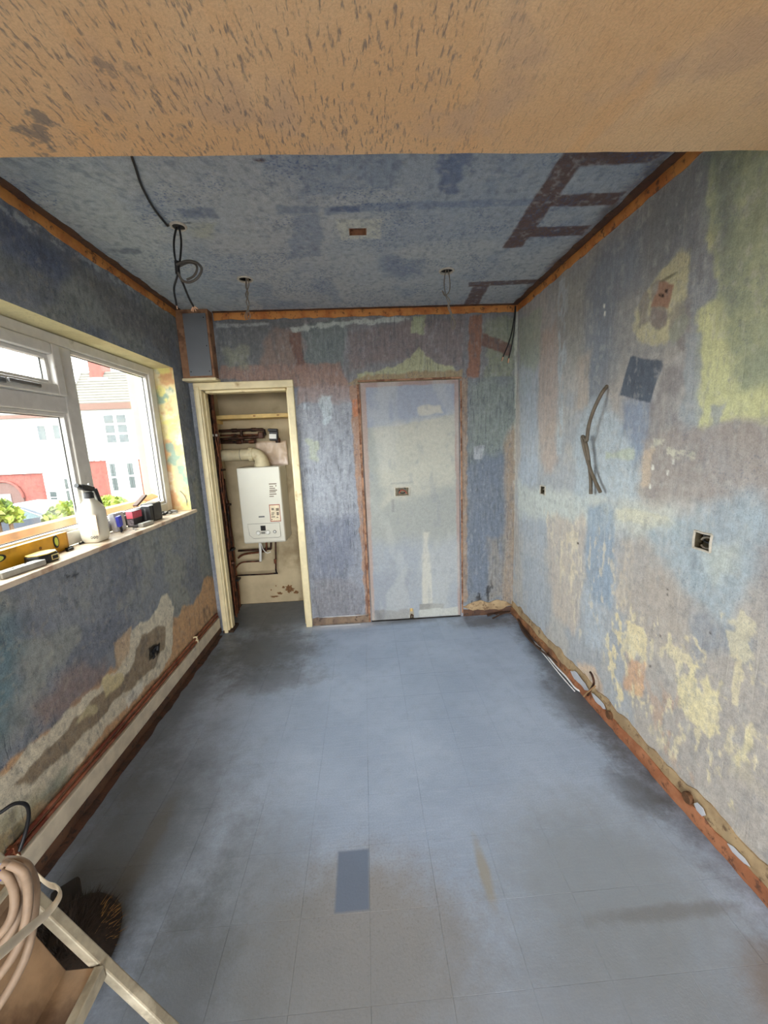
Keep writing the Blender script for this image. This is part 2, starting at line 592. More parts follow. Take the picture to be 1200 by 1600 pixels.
floff = WLOC[fl]
for i in range(-6, 7):
    for j in range(-7, 9):
        x0, x1 = TX0 + i * TX, TX0 + (i + 1) * TX
        y0, y1 = TY0 + j * TY, TY0 + (j + 1) * TY
        cx0, cx1 = max(x0, XL + .02), min(x1, XR - .008)
        cy0, cy1 = y0, min(y1, YB - .004 if x0 > -.52 else CUPB - .01)
        if x0 <= -.52 and y0 > YB - .1: cx1 = min(cx1, -.53)
        if cx1 - cx0 < .01 or cy1 - cy0 < .01: continue
        full = (cx1 - cx0 > TX - .001) and (cy1 - cy0 > TY - .001)
        me = random.choice(tile_meshes) if full else edge_tile(cx0, cx1, cy0, cy1)
        o = bpy.data.objects.new('tile', me); COL.objects.link(o); o.parent = fl
        o.location = Vector(((cx0 + cx1) / 2, (cy0 + cy1) / 2, -.0032 + random.uniform(-.00012, .0001))) - floff
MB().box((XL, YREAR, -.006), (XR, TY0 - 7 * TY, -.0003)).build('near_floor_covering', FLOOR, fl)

# ---- right wall
PL_R = plaster('right_wall_plaster', speck=.38, speck_col=(96, 108, 130), speck_noise=120, grain=.2, bmp=.3, cover=4,
               streak=((1, 60, 4), 1.2, .56, .72, .3, (205, 202, 190), 3.), brush=((1, 26, 3), 1.6, .07))
DECK = {}


def paint_right(U, V, proj):
    p = Paint(U, V, (182, 171, 164), proj)
    A = p.area
    p.wash((162, 176, 196), 2.2, .46, .6, .6, (1, .6))
    p.wash((200, 188, 174), 3.5, .52, .66, .5)
    # upper wall
    A([(1140, 225), (1080, 225), (960, 345), (870, 440), (880, 560), (960, 600), (1060, 560), (1110, 480)], (148, 150, 152), .06, .04, 5, .75)
    A([(1105, 232), (1060, 275), (985, 345), (1000, 400), (1060, 400), (1108, 470)], (118, 120, 126), .06, .05, 6, .7)
    A([(938, 395), (1000, 365), (1002, 440), (968, 478), (955, 600), (918, 640), (922, 450)], (124, 140, 164), .045, .04, 8, .7, (1, .4))
    A([(1112, 225), (1420, 225), (1420, 668), (1150, 652), (1135, 664), (1090, 668), (1092, 487), (1118, 465), (1106, 340)], (212, 212, 140), .012, .016, 14, .95)
    A([(1112, 225), (1420, 225), (1420, 590), (1156, 606), (1128, 480), (1108, 340)], (152, 162, 134), .02, .025, 9, .9)
    A([(1112, 225), (1145, 225), (1140, 470), (1112, 470)], (112, 126, 134), .03, .03, 8, .6, (1, .4))
    A([(998, 470), (1050, 402), (1076, 395), (1070, 490), (1042, 532), (1005, 532), (990, 505)], (206, 196, 142), .012, .022, 12, .9)
    A([(1018, 452), (1048, 430), (1046, 500), (1018, 512)], (150, 136, 130), .01, .02, 14, .8)
    A([(1058, 470), (1080, 455), (1086, 540), (1068, 560), (1040, 520)], (146, 136, 132), .012, .03, 12, .7)
    A([(1008, 455), (1014, 470), (1012, 498), (1000, 510), (998, 480)], (152, 140, 132), .008, .014, 16, .8)
    A([(1040, 520), (1070, 478), (1080, 500), (1050, 540)], (166, 168, 148), .01, .01, 14, .8)
    A([(1031, 439), (1053, 445), (1047, 470), (1044, 482), (1018, 478), (1024, 462)], (176, 128, 98), .004, .004, 20, 1)
    A([(1019, 480), (1042, 484), (1043, 508), (1026, 514), (1016, 500)], (150, 134, 126), .006, .008, 20, .9)
    for q in ((1030.5, 461), (1035.5, 462), (1041, 455)):
        A([(q[0] - 1.6, q[1] - 2.2), (q[0] + 1.6, q[1] - 2.2), (q[0] + 1.6, q[1] + 2.2), (q[0] - 1.6, q[1] + 2.2)], (24, 18, 14), .004, .002, 30, 1)
    A([(1030, 440), (1058, 424), (1059, 427), (1036, 440)], (120, 112, 84), .004, .003, 20, .9)
    # left streaks by the corner
    A([(812, 500), (848, 480), (842, 560), (820, 620), (812, 600)], (172, 182, 160), .015, .03, 9, .8)
    A([(812, 575), (842, 575), (838, 760), (812, 760)], (172, 186, 208), .02, .03, 7, .8, (1, .4))
    A([(845, 520), (866, 505), (872, 720), (850, 745), (838, 640)], (196, 168, 150), .02, .03, 9, .75, (1, .3))
    A([(874, 440), (888, 430), (884, 560), (878, 710), (870, 710), (872, 560)], (182, 196, 206), .008, .02, 20, .75, (1, .35), .75)
    A([(888, 432), (918, 420), (914, 560), (892, 590), (884, 500)], (170, 164, 150), .02, .03, 9, .6, (1, .4))
    A([(905, 560), (926, 545), (920, 640), (900, 640)], (204, 178, 150), .015, .02, 12, .6, (1, .4))
    # middle
    A([(940, 615), (960, 640), (1000, 700), (1002, 782), (898, 792), (898, 690), (915, 640)], (176, 194, 210), .02, .03, 8, .9)
    A([(967, 615), (1014, 628), (1010, 700), (990, 740), (985, 690), (966, 680)], (128, 152, 190), .02, .03, 8, .85, (1, .5))
    A([(985, 557), (989, 556), (1033, 564), (1036, 570), (1016, 630), (968, 618)], (84, 100, 124), .004, .004, 10, .95)
    A([(946, 705), (990, 703), (990, 716), (946, 718)], (188, 196, 168), .01, .01, 12, .8)
    A([(1034, 574), (1066, 574), (1062, 660), (1012, 690), (1016, 632)], (146, 138, 140), .015, .02, 10, .8)
    A([(1072, 522), (1095, 520), (1090, 664), (1080, 670), (1064, 655), (1068, 600)], (160, 170, 180), .01, .012, 14, .85)
    A([(1112, 635), (1135, 628), (1132, 650), (1116, 668)], (166, 172, 176), .006, .012, 18, .85)
    A([(1004, 690), (1060, 668), (1145, 664), (1420, 662), (1420, 800), (1010, 782)], (166, 152, 146), .015, .02, 9, .9)
    A([(1012, 683), (1080, 685), (1082, 712), (1060, 716), (1040, 702), (1014, 706)], (208, 202, 178), .004, .016, 24, .9, (1, 1), .45, 26)
    A([(1005, 700), (1020, 700), (1014, 760), (1004, 760)], (214, 184, 150), .01, .015, 16, .7)
    for q in ((1052, 722), (1043, 740), (1020, 730), (1016, 760), (944, 478), (945, 490)):
        A([(q[0] - 1, q[1] - 4), (q[0] + 2, q[1] - 4), (q[0] + 1, q[1] + 4), (q[0] - 2, q[1] + 3)], (236, 232, 220), .003, .003, 40, .9)
    A([(810, 755), (900, 772), (1050, 798), (1060, 838), (950, 828), (812, 806)], (204, 208, 200), .025, .03, 8, .8)
    A([(940, 790), (1010, 800), (1055, 815), (1060, 828), (1000, 822), (945, 806)], (216, 208, 178), .01, .015, 14, .75)
    A([(917, 790), (962, 792), (962, 880), (955, 950), (928, 942), (915, 880)], (140, 168, 200), .015, .02, 9, .85, (1, .5))
    A([(1018, 830), (1085, 792), (1170, 768), (1205, 800), (1195, 900), (1135, 985), (1060, 925), (1012, 868)], (158, 184, 204), .025, .03, 7, .85)
    A([(1100, 870), (1160, 840), (1150, 900), (1110, 930)], (206, 208, 190), .02, .03, 10, .5)
    A([(1080, 955), (1100, 962), (1172, 1000), (1165, 1032), (1130, 1018), (1080, 1046)], (142, 156, 178), .015, .02, 9, .75)
    A([(1180, 850), (1420, 840), (1420, 980), (1185, 960)], (160, 152, 152), .02, .03, 8, .8)
    # lower worn coats
    A([(815, 800), (850, 815), (850, 985), (815, 940)], (172, 182, 200), .02, .03, 8, .7, (1, .35))
    A([(856, 808), (914, 812), (912, 900), (900, 1000), (862, 960)], (206, 184, 164), .02, .03, 10, .75, (1, .35))
    A([(870, 830), (905, 830), (900, 930), (876, 930)], (224, 204, 170), .008, .02, 20, .7, (1, .4), .4)
    A([(910, 900), (945, 960), (945, 1020), (912, 1010)], (176, 190, 208), .02, .03, 8, .8, (1, .4))
    A([(985, 850), (1040, 860), (1060, 930), (1080, 1050), (1010, 1000), (960, 950), (960, 860)], (186, 170, 158), .03, .03, 8, .7)
    A([(955, 955), (1002, 985), (1012, 1060), (1004, 1140), (960, 1080), (946, 1010)], (234, 212, 158), .006, .03, 14, .95, (1, .6), .62, 16)
    A([(980, 1020), (1008, 1036), (1004, 1090), (972, 1078)], (226, 166, 112), .012, .02, 14, .8, (1, .6))
    A([(1010, 1065), (1060, 1085), (1075, 1210), (1040, 1180), (1010, 1110)], (206, 166, 138), .02, .03, 12, .7, (1, .6), .5)
    A([(1055, 1020), (1095, 1030), (1132, 1068), (1142, 1260), (1108, 1240), (1075, 1170), (1060, 1090)], (232, 214, 158), .006, .035, 13, .95, (1, .6), .6, 15)
    A([(1160, 1090), (1192, 1098), (1420, 1190), (1180, 1215), (1150, 1190)], (228, 212, 160), .006, .03, 14, .95, (1, .6), .55, 15)
    A([(1020, 985), (1090, 995), (1100, 1040), (1040, 1030)], (226, 208, 164), .006, .03, 16, .85, (1, 1), .4, 18)
    A([(1120, 930), (1160, 945), (1180, 1060), (1140, 1050)], (216, 204, 168), .006, .03, 16, .8, (1, 1), .3, 18)
    A([(940, 930), (1100, 1000), (1420, 1060), (1420, 1300), (1100, 1230), (950, 1090)], (230, 212, 166), .02, .04, 10, .85, (1, .5), .12, 34)
    A([(850, 800), (960, 830), (1000, 960), (900, 1000)], (222, 206, 178), .02, .04, 10, .7, (1, .35), .1, 40)
    A([(1000, 1130), (1420, 1280), (1420, 1375), (960, 1110)], (206, 190, 152), .02, .03, 10, .45, (1, .7), .6, 14)
    A([(900, 1030), (930, 1040), (945, 1100), (905, 1060)], (240, 196, 150), .015, .02, 12, .7)
    A([(960, 860), (985, 850), (990, 960), (958, 940)], (212, 190, 164), .02, .03, 12, .55, (1, .5), .6)
    for q in ((1043, 921), (1043, 929), (1110, 989), (1032, 994), (1016, 1041), (903, 849)):
        A([(q[0] - 1.5, q[1] - 1.5), (q[0] + 1.5, q[1] - 1.5), (q[0] + 1.5, q[1] + 1.5), (q[0] - 1.5, q[1] + 1.5)], (60, 52, 46), .003, .001, 30, .9)
    p.wash((198, 194, 188), 44, .6, .74, .3, (1, .6), octs=5)
    p.wash((128, 132, 144), 40, .6, .74, .28, (1, .6), octs=5)
    return np.clip(p.c, 0, .85)


SOCK_A = (1.269, 1.341, 1.068, 1.134)     # y0,y1,z0,z1 right wall, near socket
SOCK_B = (2.545, 2.62, 1.108, 1.168)
wall_right = painted('wall_right', 'x', XR, [.55, SOCK_A[0], SOCK_A[1], SOCK_B[0], SOCK_B[1], YB], [0, SOCK_A[2], SOCK_B[2], SOCK_A[3], SOCK_B[3], H], .0058,
                     paint_right, PL_R, holes=[SOCK_A, SOCK_B],
                     label='stripped plaster wall with blue, cream and green patches, facing the window', cat='wall')

# ---- back wall
PL_B = plaster('back_wall_plaster', speck=.5, speck_col=(66, 76, 104), speck_scale=(1, 1, .6), speck_noise=120, grain=.24, bmp=.35, cover=5,
               streak=((70, 1, 5), 1.6, .55, .68, .6, (58, 62, 70), 2.4), brush=((30, 1, 3), 1.6, .1))
CUP = (-1.195, -.56, 0, 1.955)
PAN = (-.006, .768, 0, 1.975)


def paint_back(U, V, proj):
    p = Paint(U, V, (138, 144, 164), proj)
    A = p.area
    p.wash((160, 164, 180), 4, .5, .64, .5)
    A([(335, 490), (815, 470), (815, 600), (335, 605)], (124, 122, 124), .02, .02, 8, .9)
    A([(335, 500), (470, 497), (465, 585), (335, 592)], (104, 110, 116), .02, .02, 8, .8)
    A([(428, 512), (470, 510), (480, 592), (398, 592), (412, 548)], (146, 122, 110), .015, .025, 10, .85)
    A([(451, 520), (468, 518), (478, 578), (466, 582)], (128, 92, 80), .008, .008, 12, .95)
    A([(472, 505), (540, 498), (536, 572), (478, 568)], (112, 128, 130), .01, .02, 12, .9)
    A([(345, 572), (530, 568), (545, 600), (545, 608), (462, 606), (345, 590)], (160, 124, 110), .01, .012, 14, .9)
    A([(350, 548), (382, 542), (386, 574), (356, 580)], (146, 150, 128), .015, .03, 12, .7)
    A([(338, 506), (420, 504), (420, 509), (338, 511)], (164, 172, 176), .004, .008, 26, .8)
    A([(452, 512), (520, 502), (640, 494), (640, 501), (530, 509), (456, 519)], (184, 196, 190), .004, .012, 26, .8)
    A([(545, 522), (640, 500), (725, 498), (725, 572), (620, 560), (545, 582)], (134, 118, 118), .015, .02, 9, .9)
    A([(645, 494), (664, 493), (662, 522), (644, 520)], (164, 170, 128), .006, .01, 20, .9)
    A([(558, 584), (618, 572), (640, 560), (655, 543), (666, 558), (690, 568), (712, 576), (714, 590), (558, 596)], (172, 172, 126), .006, .012, 20, .9)
    A([(760, 500), (808, 496), (808, 600), (760, 592)], (138, 144, 118), .015, .03, 10, .85)
    A([(733, 494), (753, 491), (749, 590), (730, 592)], (150, 100, 76), .006, .008, 14, .95)
    A([(752, 518), (800, 540), (796, 556), (752, 540)], (128, 92, 80), .006, .008, 14, .95)
    A([(542, 600), (570, 586), (722, 578), (724, 592), (566, 604)], (160, 136, 96), .006, .01, 20, .95)
    # strip left of the boarded doorway
    A([(465, 604), (548, 602), (548, 628), (466, 632)], (160, 136, 132), .01, .015, 12, .9)
    A([(462, 632), (548, 628), (556, 800), (474, 800)], (158, 162, 178), .03, .03, 8, .8)
    A([(502, 618), (518, 620), (520, 655), (506, 662), (500, 640)], (176, 194, 208), .008, .015, 18, .85)
    A([(480, 690), (495, 690), (497, 722), (482, 720)], (172, 178, 152), .01, .02, 16, .8)
    A([(484, 820), (548, 810), (556, 880), (545, 905), (488, 900)], (112, 120, 150), .04, .04, 7, .85, (1, .5))
    A([(488, 905), (560, 900), (566, 965), (488, 965)], (128, 124, 136), .025, .03, 8, .85)
    A([(474, 630), (483, 635), (484, 640), (474, 640)], (176, 192, 210), .006, .008, 18, .8)
    A([(546, 604), (563, 600), (578, 968), (572, 968)], (172, 128, 100), .006, .008, 16, .95)
    A([(550, 625), (569, 622), (569, 650), (552, 652)], (206, 120, 62), .006, .006, 18, .95)
    A([(566, 780), (572, 780), (578, 968), (574, 968)], (120, 70, 48), .004, .006, 18, .8)
    # strip right of it
    A([(722, 590), (812, 590), (812, 945), (724, 945)], (118, 126, 138), .01, .01, 8, .9)
    A([(728, 594), (806, 594), (800, 720), (735, 720)], (128, 142, 132), .03, .04, 8, .85, (1, .4))
    A([(732, 710), (792, 705), (790, 920), (732, 930)], (104, 120, 148), .03, .04, 8, .85, (1, .4))
    A([(786, 700), (808, 640), (808, 945), (784, 940), (792, 820)], (164, 138, 112), .02, .03, 10, .85, (1, .3))
    A([(762, 840), (785, 840), (785, 930), (765, 935)], (156, 142, 122), .02, .03, 12, .6, (1, .4))
    A([(738, 697), (756, 697), (754, 718), (740, 718)], (164, 168, 180), .006, .008, 18, .9)
    A([(718, 590), (730, 590), (730, 940), (722, 942)], (160, 132, 108), .006, .008, 16, .9)
    A([(735, 940), (770, 905), (772, 925), (760, 942)], (40, 34, 30), .006, .02, 30, .8, (1, .4), .3, 40)
    A([(804, 480), (812, 480), (812, 945), (804, 945)], (196, 196, 180), .004, .006, 20, .6)
    p.wash((170, 174, 180), 70, .58, .76, .25, (1, .3), octs=5)
    p.wash((92, 98, 110), 55, .58, .72, .4, (1, .25), octs=5)
    return np.clip(p.c, 0, .85)


wall_back = painted('wall_back', 'y', YB, [XL, CUP[0], CUP[1], PAN[0], PAN[1], XR], [0, CUP[3], PAN[3], H], .0075, paint_back, PL_B,
                    holes=[CUP, PAN], label='end wall with blue-grey stripped plaster round the cupboard and boarded doorway', cat='wall')

# ---- left wall (window wall)
PL_L = plaster('window_wall_plaster', speck=.5, speck_col=(52, 62, 88), speck_scale=(1, 1, .7), speck_noise=95, grain=.28, bmp=.4, cover=4,
               streak=((1, 50, 6), 1.5, .58, .7, .4, (58, 64, 80), 3.), brush=((1, 14, 8), 1.8, .08))
WIN = (1.15, 2.857, SILL, 2.08)


def paint_left(U, V, proj):
    p = Paint(U, V, (128, 134, 148), proj)
    A = p.area
    p.wash((110, 118, 140), 3, .45, .6, .8)
    p.wash((148, 150, 140), 4, .5, .62, .6)
    A([(0, 330), (100, 390), (95, 420), (10, 415)], (84, 100, 140), .03, .04, 7, .85)
    A([(-40, 296), (0, 318), (140, 406), (262, 486), (262, 490), (140, 414), (0, 328), (-40, 306)], (168, 178, 192), .006, .014, 18, .8, (1, 1), .7)
    A([(100, 400), (270, 500), (268, 560), (180, 510)], (112, 108, 112), .03, .04, 7, .8)
    A([(0, 395), (120, 470), (118, 490), (0, 430)], (122, 126, 124), .02, .03, 10, .7)
    A([(-60, 940), (40, 965), (48, 1080), (0, 1180), (-60, 1230)], (80, 128, 146), .04, .05, 6, .9)
    A([(300, 560), (335, 580), (345, 930), (310, 900)], (132, 136, 130), .03, .04, 8, .7)
    A([(352, 985), (310, 1050), (70, 1345), (-40, 1400), (-40, 1240), (170, 1045), (240, 990), (300, 940), (322, 905), (340, 905)], (208, 152, 90), .0125, .03, 9, .95, (1, .6))
    A([(45, 1105), (120, 1035), (165, 1040), (170, 1065), (60, 1150)], (150, 124, 116), .02, .03, 9, .8)
    A([(253, 932), (262, 930), (272, 950), (268, 1022), (250, 1054), (200, 1100), (120, 1195), (60, 1256), (-40, 1340), (-40, 1250), (100, 1118), (182, 1046), (188, 1000), (238, 960)], (212, 198, 170), .006, .014, 16, .95)
    A([(178, 1005), (205, 980), (200, 1020), (184, 1045)], (196, 160, 118), .008, .012, 16, .9)
    A([(222, 992), (245, 978), (258, 980), (258, 1010), (240, 1042), (192, 1084), (110, 1170), (40, 1236), (24, 1224), (150, 1090), (188, 1065), (205, 1040)], (146, 122, 92), .006, .014, 16, .95)
    A([(160, 1060), (190, 1050), (196, 1062), (165, 1090)], (206, 184, 124), .005, .012, 20, .9)
    A([(130, 1110), (150, 1095), (152, 1110), (120, 1130)], (200, 180, 126), .005, .012, 20, .8)
    A([(195, 1090), (225, 1062), (222, 1080), (200, 1105)], (214, 206, 190), .005, .01, 20, .9)
    A([(-40, 1290), (62, 1246), (45, 1330), (-40, 1400)], (142, 130, 88), .02, .03, 10, .9)
    A([(0, 1320), (30, 1285), (40, 1300), (10, 1345)], (70, 64, 44), .01, .03, 18, .7, (1, 1), .4, 20)
    A([(60, 1245), (100, 1205), (110, 1215), (70, 1262)], (112, 128, 110), .015, .02, 12, .8)
    A([(320, 940), (345, 965), (330, 985), (300, 1010)], (156, 118, 80), .015, .03, 14, .7, (1, .5), .5)
    A([(232, 1012), (250, 1004), (250, 1022), (234, 1030)], (30, 26, 22), .004, .008, 26, .95)
    A([(104, 899), (122, 896), (118, 902), (106, 903)], (40, 42, 48), .004, .008, 26, .8)
    p.wash((166, 156, 136), 45, .58, .74, .3, octs=5)
    p.wash((72, 78, 92), 40, .58, .72, .35, (1, .6), octs=5)
    return np.clip(p.c, 0, .85)


wall_left = painted('wall_left', 'x', XL, [.55, WIN[0], WIN[1], YB], [0, WIN[2], WIN[3], H], .0075, paint_left, PL_L, holes=[WIN],
                    label='stripped slate-blue plaster wall holding the window', cat='wall')
PL_V = plaster('reveal_plaster', speck=.25, speck_col=(150, 120, 80), speck_noise=60, grain=.1, bmp=.25)


def paint_reveal(U, V, proj):
    p = Paint(U, V, (222, 196, 122), proj)
    p.wash((218, 146, 74), 9, .45, .58, .85)
    p.wash((120, 164, 140), 8, .52, .6, .9)
    p.wash((224, 206, 84), 8, .56, .64, .95)
    p.wash((232, 216, 176), 12, .6, .7, .6)
    return np.clip(p.c, 0, .85)


def paint_head(U, V, proj):
    p = Paint(U, V, (226, 208, 142), proj)
    p.wash((206, 186, 120), 7, .45, .6, .7)
    return np.clip(p.c, 0, .85)


painted('window_reveal', 'y', WIN[1], [-1.56, XL], [SILL - .02, 2.08], .008, paint_reveal, PL_V, parent=wall_left)
painted('window_reveal', 'y', WIN[0], [-1.56, XL], [SILL - .02, 2.08], .02, paint_reveal, PL_V, parent=wall_left)
painted('window_head', 'z', 2.08, [-1.56, XL], [WIN[0], WIN[1]], .012, paint_head, PL_V, parent=wall_left)
RENDER = mat('cream_exterior_render', (150, 142, 112), .8, var=.06, scale=8, c2=(122, 112, 84), c2t=(.6, .75))
# thickness of the outer wall below, above and beside the window, and the projecting pier outside
ow = MB()
ow.box((-1.56, .5, -.12), (XL - .012, YB + .56, SILL - .03)).box((-1.56, .5, 2.085), (XL - .012, YB + .56, 2.6))
ow.box((-1.56, .5, SILL - .03), (XL - .012, WIN[0] - .005, 2.085)).box((-1.56, WIN[1] + .005, SILL - .03), (XL - .012, YB + .56, 2.085))
ow.build('masonry', RENDER, wall_left)
MB().box((-1.85, 3.28, -.9), (-1.562, 5.6, 3.0)).build('wall_pier', RENDER, kind='structure', cat='wall', bevel=.01,
                                                     label='cream rendered wall pier just outside the window')

# ---- ceiling
PL_C = plaster('ceiling_plaster', speck=.72, speck_col=(78, 100, 142), speck_noise=105, lo=.52, hi=.66, grain=.24, bmp=.35, cover=3.2, spec=.2,
               streak=((40, 7, 1), 1.6, .56, .68, .35, (96, 112, 140), 2.2))
HOLE1, HOLE2, HOLE3 = (-.776, 1.955, .03), (-.652, 2.523, .04), (.547, 2.472, .04)
HATCH = (-.017, .066, 2.0, 2.062)


def paint_ceiling(U, V, proj):
    p = Paint(U, V, (172, 182, 192), proj)
    A = p.area
    p.wash((154, 170, 192), 2.5, .46, .62, .7)
    p.wash((182, 188, 190), 3, .5, .64, .6)
    p.wash((134, 156, 188), 5, .58, .7, .6, (1, .6))
    A([(690, 235), (748, 233), (712, 302), (682, 306)], (100, 124, 172), .01, .02, 12, .85)
    A([(505, 325), (620, 315), (845, 310), (842, 321), (620, 328), (508, 335)], (120, 146, 186), .01, .008, 10, .75)
    A([(512, 324), (560, 321), (560, 330), (512, 333)], (92, 116, 164), .006, .008, 14, .8)
    A([(460, 240), (620, 238), (615, 300), (470, 305)], (132, 154, 184), .01, .02, 10, .7)
    A([(455, 335), (505, 332), (500, 400), (450, 405)], (126, 148, 182), .012, .02, 10, .7)
    A([(276, 326), (336, 324), (338, 340), (280, 343)], (112, 134, 168), .01, .012, 12, .8)
    A([(435, 322), (500, 322), (500, 334), (432, 336)], (122, 146, 180), .01, .012, 12, .8)
    A([(600, 400), (670, 400), (660, 430), (605, 432)], (120, 140, 178), .02, .03, 10, .7)
    A([(300, 350), (336, 348), (332, 372), (305, 374)], (178, 182, 160), .015, .02, 12, .7)
    A([(527, 344), (598, 342), (594, 373), (533, 375)], (200, 202, 190), .005, .006, 14, .95)
    A([(160, 392), (220, 388), (225, 396), (162, 398)], (96, 112, 138), .01, .02, 16, .7)
    A([(0, 262), (70, 258), (60, 300), (10, 290)], (140, 156, 180), .03, .04, 8, .6)
    BR = (112, 82, 74)
    A([(1090, 226), (1046, 226), (812, 462), (806, 482)], (98, 78, 70), .02, .02, 10, .8)
    A([(884, 232), (926, 232), (816, 386), (785, 388)], BR, .005, .004, 20, .95)
    A([(905, 232), (1060, 230), (1012, 254), (905, 260)], BR, .005, .004, 20, .95)
    A([(865, 305), (980, 299), (958, 321), (856, 323)], BR, .005, .004, 20, .95)
    A([(832, 355), (924, 352), (910, 368), (822, 371)], BR, .005, .004, 20, .95)
    A([(732, 441), (846, 436), (836, 443), (732, 448)], BR, .005, .004, 20, .9)
    A([(740, 446), (764, 446), (748, 476), (725, 476)], BR, .005, .004, 20, .9)
    A([(258, 350), (300, 346), (300, 349), (258, 354)], (60, 58, 60), .004, .006, 26, .8)
    A([(396, 250), (430, 246), (430, 249), (400, 252)], (96, 62, 56), .005, .01, 26, .9)
    p.wash((98, 116, 150), 50, .56, .72, .4, (1, .7), octs=5)
    p.wash((192, 196, 194), 40, .58, .74, .35, octs=5)
    return np.clip(p.c, 0, .85)


ceiling = painted('ceiling', 'z', H, [XL, HATCH[0], HATCH[1], XR], [YN - .02, HATCH[2], HATCH[3], YB], .0075, paint_ceiling, PL_C,
                  holes=[HATCH], rounds=[HOLE1, HOLE2, HOLE3], label='stripped blue-grey ceiling with brown scars of old partitions', cat='ceiling')
DARKVOID = mat('ceiling_void', (48, 42, 38), .9)
MB().box((XL - .3, YN - .1, H + .06), (XR + .3, CUPB + .1, H + .12)).build('ceiling_deck', DARKVOID, ceiling)
TORN = mat('torn_plaster_edge', (190, 184, 170), .8, var=.15, scale=60, bmp=.3)
for hx, hy, hr in (HOLE1, HOLE2, HOLE3):
    ring = [(hx + hr * 1.02 * math.cos(a), hy + hr * 1.02 * math.sin(a), H - .001) for a in [2 * math.pi * k / 24 for k in range(24)]]
    MB().tube(ring, .0065, 6, closed=True).build('hole_rim', TORN, ceiling, smooth=True)
hb = MB()
hb.box((HATCH[0], HATCH[2], H + .0), (HATCH[1], HATCH[2] + .004, H + .06)).box((HATCH[0], HATCH[3] - .004, H), (HATCH[1], HATCH[3], H + .06))
hb.box((HATCH[0], HATCH[2], H), (HATCH[0] + .004, HATCH[3], H + .06)).box((HATCH[1] - .004, HATCH[2], H), (HATCH[1], HATCH[3], H + .06))
hb.box((HATCH[0], HATCH[2], H + .035), (HATCH[1], HATCH[3], H + .04)).build('cut_out_lining', mat('brown_backboard', (150, 106, 78), .7, var=.2, scale=40, c2=(84, 52, 36)), ceiling)
MB().box((HATCH[0] + .02, HATCH[2] + .015, H + .015), (HATCH[1] - .02, HATCH[3] - .02, H + .034)).build('old_fixing', mat('old_fixing', (96, 62, 48), .7), ceiling, bevel=.004)


# ---- lowered plaster ceiling above the camera
def soffit_mat():
    m, nt, bs = new_mat('brown_plaster_soffit')
    big = pos_noise(nt, noise=2.2, detail=4)
    base = mixc(nt, ramp(nt, big, .36, .64), lin((226, 184, 136)), lin((232, 196, 152)))
    base = mixc(nt, ramp(nt, pos_noise(nt, noise=4.5, detail=4), .52, .66, 0, .6), base, lin((204, 172, 142)))
    base = mixc(nt, ramp(nt, pos_noise(nt, (3, 1, 1), 2.2, 3), .55, .7, 0, .6), base, lin((236, 186, 130)))
    g = pos_noise(nt, noise=190, detail=3, rough=.7)
    base = mixc(nt, ramp(nt, g, .35, .65, 0, .25), base, lin((176, 142, 110)))
    dash = ramp(nt, pos_noise(nt, (95, 24, 1), 1.5, 3, .55, .3), .52, .72)
    sepx = N(nt, 'ShaderNodeSeparateXYZ'); gg = N(nt, 'ShaderNodeNewGeometry'); nt.links.new(gg.outputs['Position'], sepx.inputs[0])
    dens = ramp(nt, mth(nt, 'ADD', sepx.outputs[0], mth(nt, 'MULTIPLY', pos_noise(nt, noise=3.5, detail=3), .9)), .55, .95, 1, .12)
    base = mixc(nt, mth(nt, 'MULTIPLY', mth(nt, 'MULTIPLY', dash, dens), .75), base, lin((118, 112, 110)))
    blot = mth(nt, 'MULTIPLY', ramp(nt, pos_noise(nt, (1, 1, 1), 7.5, 5, .65), .58, .64), ramp(nt, sepx.outputs[0], -.6, -.25, 1, 0))
    base = mixc(nt, mth(nt, 'MULTIPLY', blot, .75), base, lin((122, 118, 114)))
    nt.links.new(base, bs.inputs['Base Color'])
    bs.inputs['Roughness'].default_value = .75; bs.inputs['Specular IOR Level'].default_value = .2
    bump(nt, bs, mth(nt, 'SUBTRACT', g, mth(nt, 'MULTIPLY', dash, .9)), .45, .003)
    return m


SOFF = soffit_mat()
s = MB()
n = 60
edge = [YN + .012 * (fbm(np.array([i * .5]), np.array([1.5]), 3, 5)[0] - .5) for i in range(n + 1)]
xs = np.linspace(XL - .25, XR + .25, n + 1)
vs, fs = [], []
for i in range(n + 1):
    vs += [(xs[i], YREAR, ZN), (xs[i], edge[i] - .004, ZN), (xs[i], edge[i], ZN + .006), (xs[i], edge[i] + .002, H + .1), (xs[i], YREAR, H + .1)]
for i in range(n):
    for k in range(5):
        fs.append((i * 5 + k, i * 5 + (k + 1) % 5, (i + 1) * 5 + (k + 1) % 5, (i + 1) * 5 + k))
s.add(vs, fs)
s.build('ceiling_near', SOFF, kind='structure', cat='ceiling', label='brown plastered soffit with dark dashes across the top of the view')

# ---- the room the camera stands in: side walls and an unseen wide opening behind, added for sky light
NEARP = mat('near_room_plaster', (196, 178, 156), .8, var=.1, scale=6)
MB().box((XR, YREAR, 0), (XR + .2, .55, H)).build('wall_near_right', NEARP, kind='structure', cat='wall', label='plain plaster side wall behind the camera, opposite the window side')
MB().box((XL - .2, YREAR, 0), (XL, .55, H)).build('wall_near_left', NEARP, kind='structure', cat='wall', label='plain plaster side wall behind the camera, on the window side')
MB().box((XL, YREAR - .05, 2.15), (XR, YREAR, H)).box((XL, YREAR - .05, 0), (XL + .08, YREAR, 2.15)).box((XR - .08, YREAR - .05, 0), (XR, YREAR, 2.15)).build(
    'wall_rear', NEARP, kind='structure', cat='wall', label='unseen wall behind the camera with wide opening added for sky light')
MB().box((XR + .05, .55, 0), (XR + .2, YB + .01, H)).build('masonry', NEARP, wall_right)

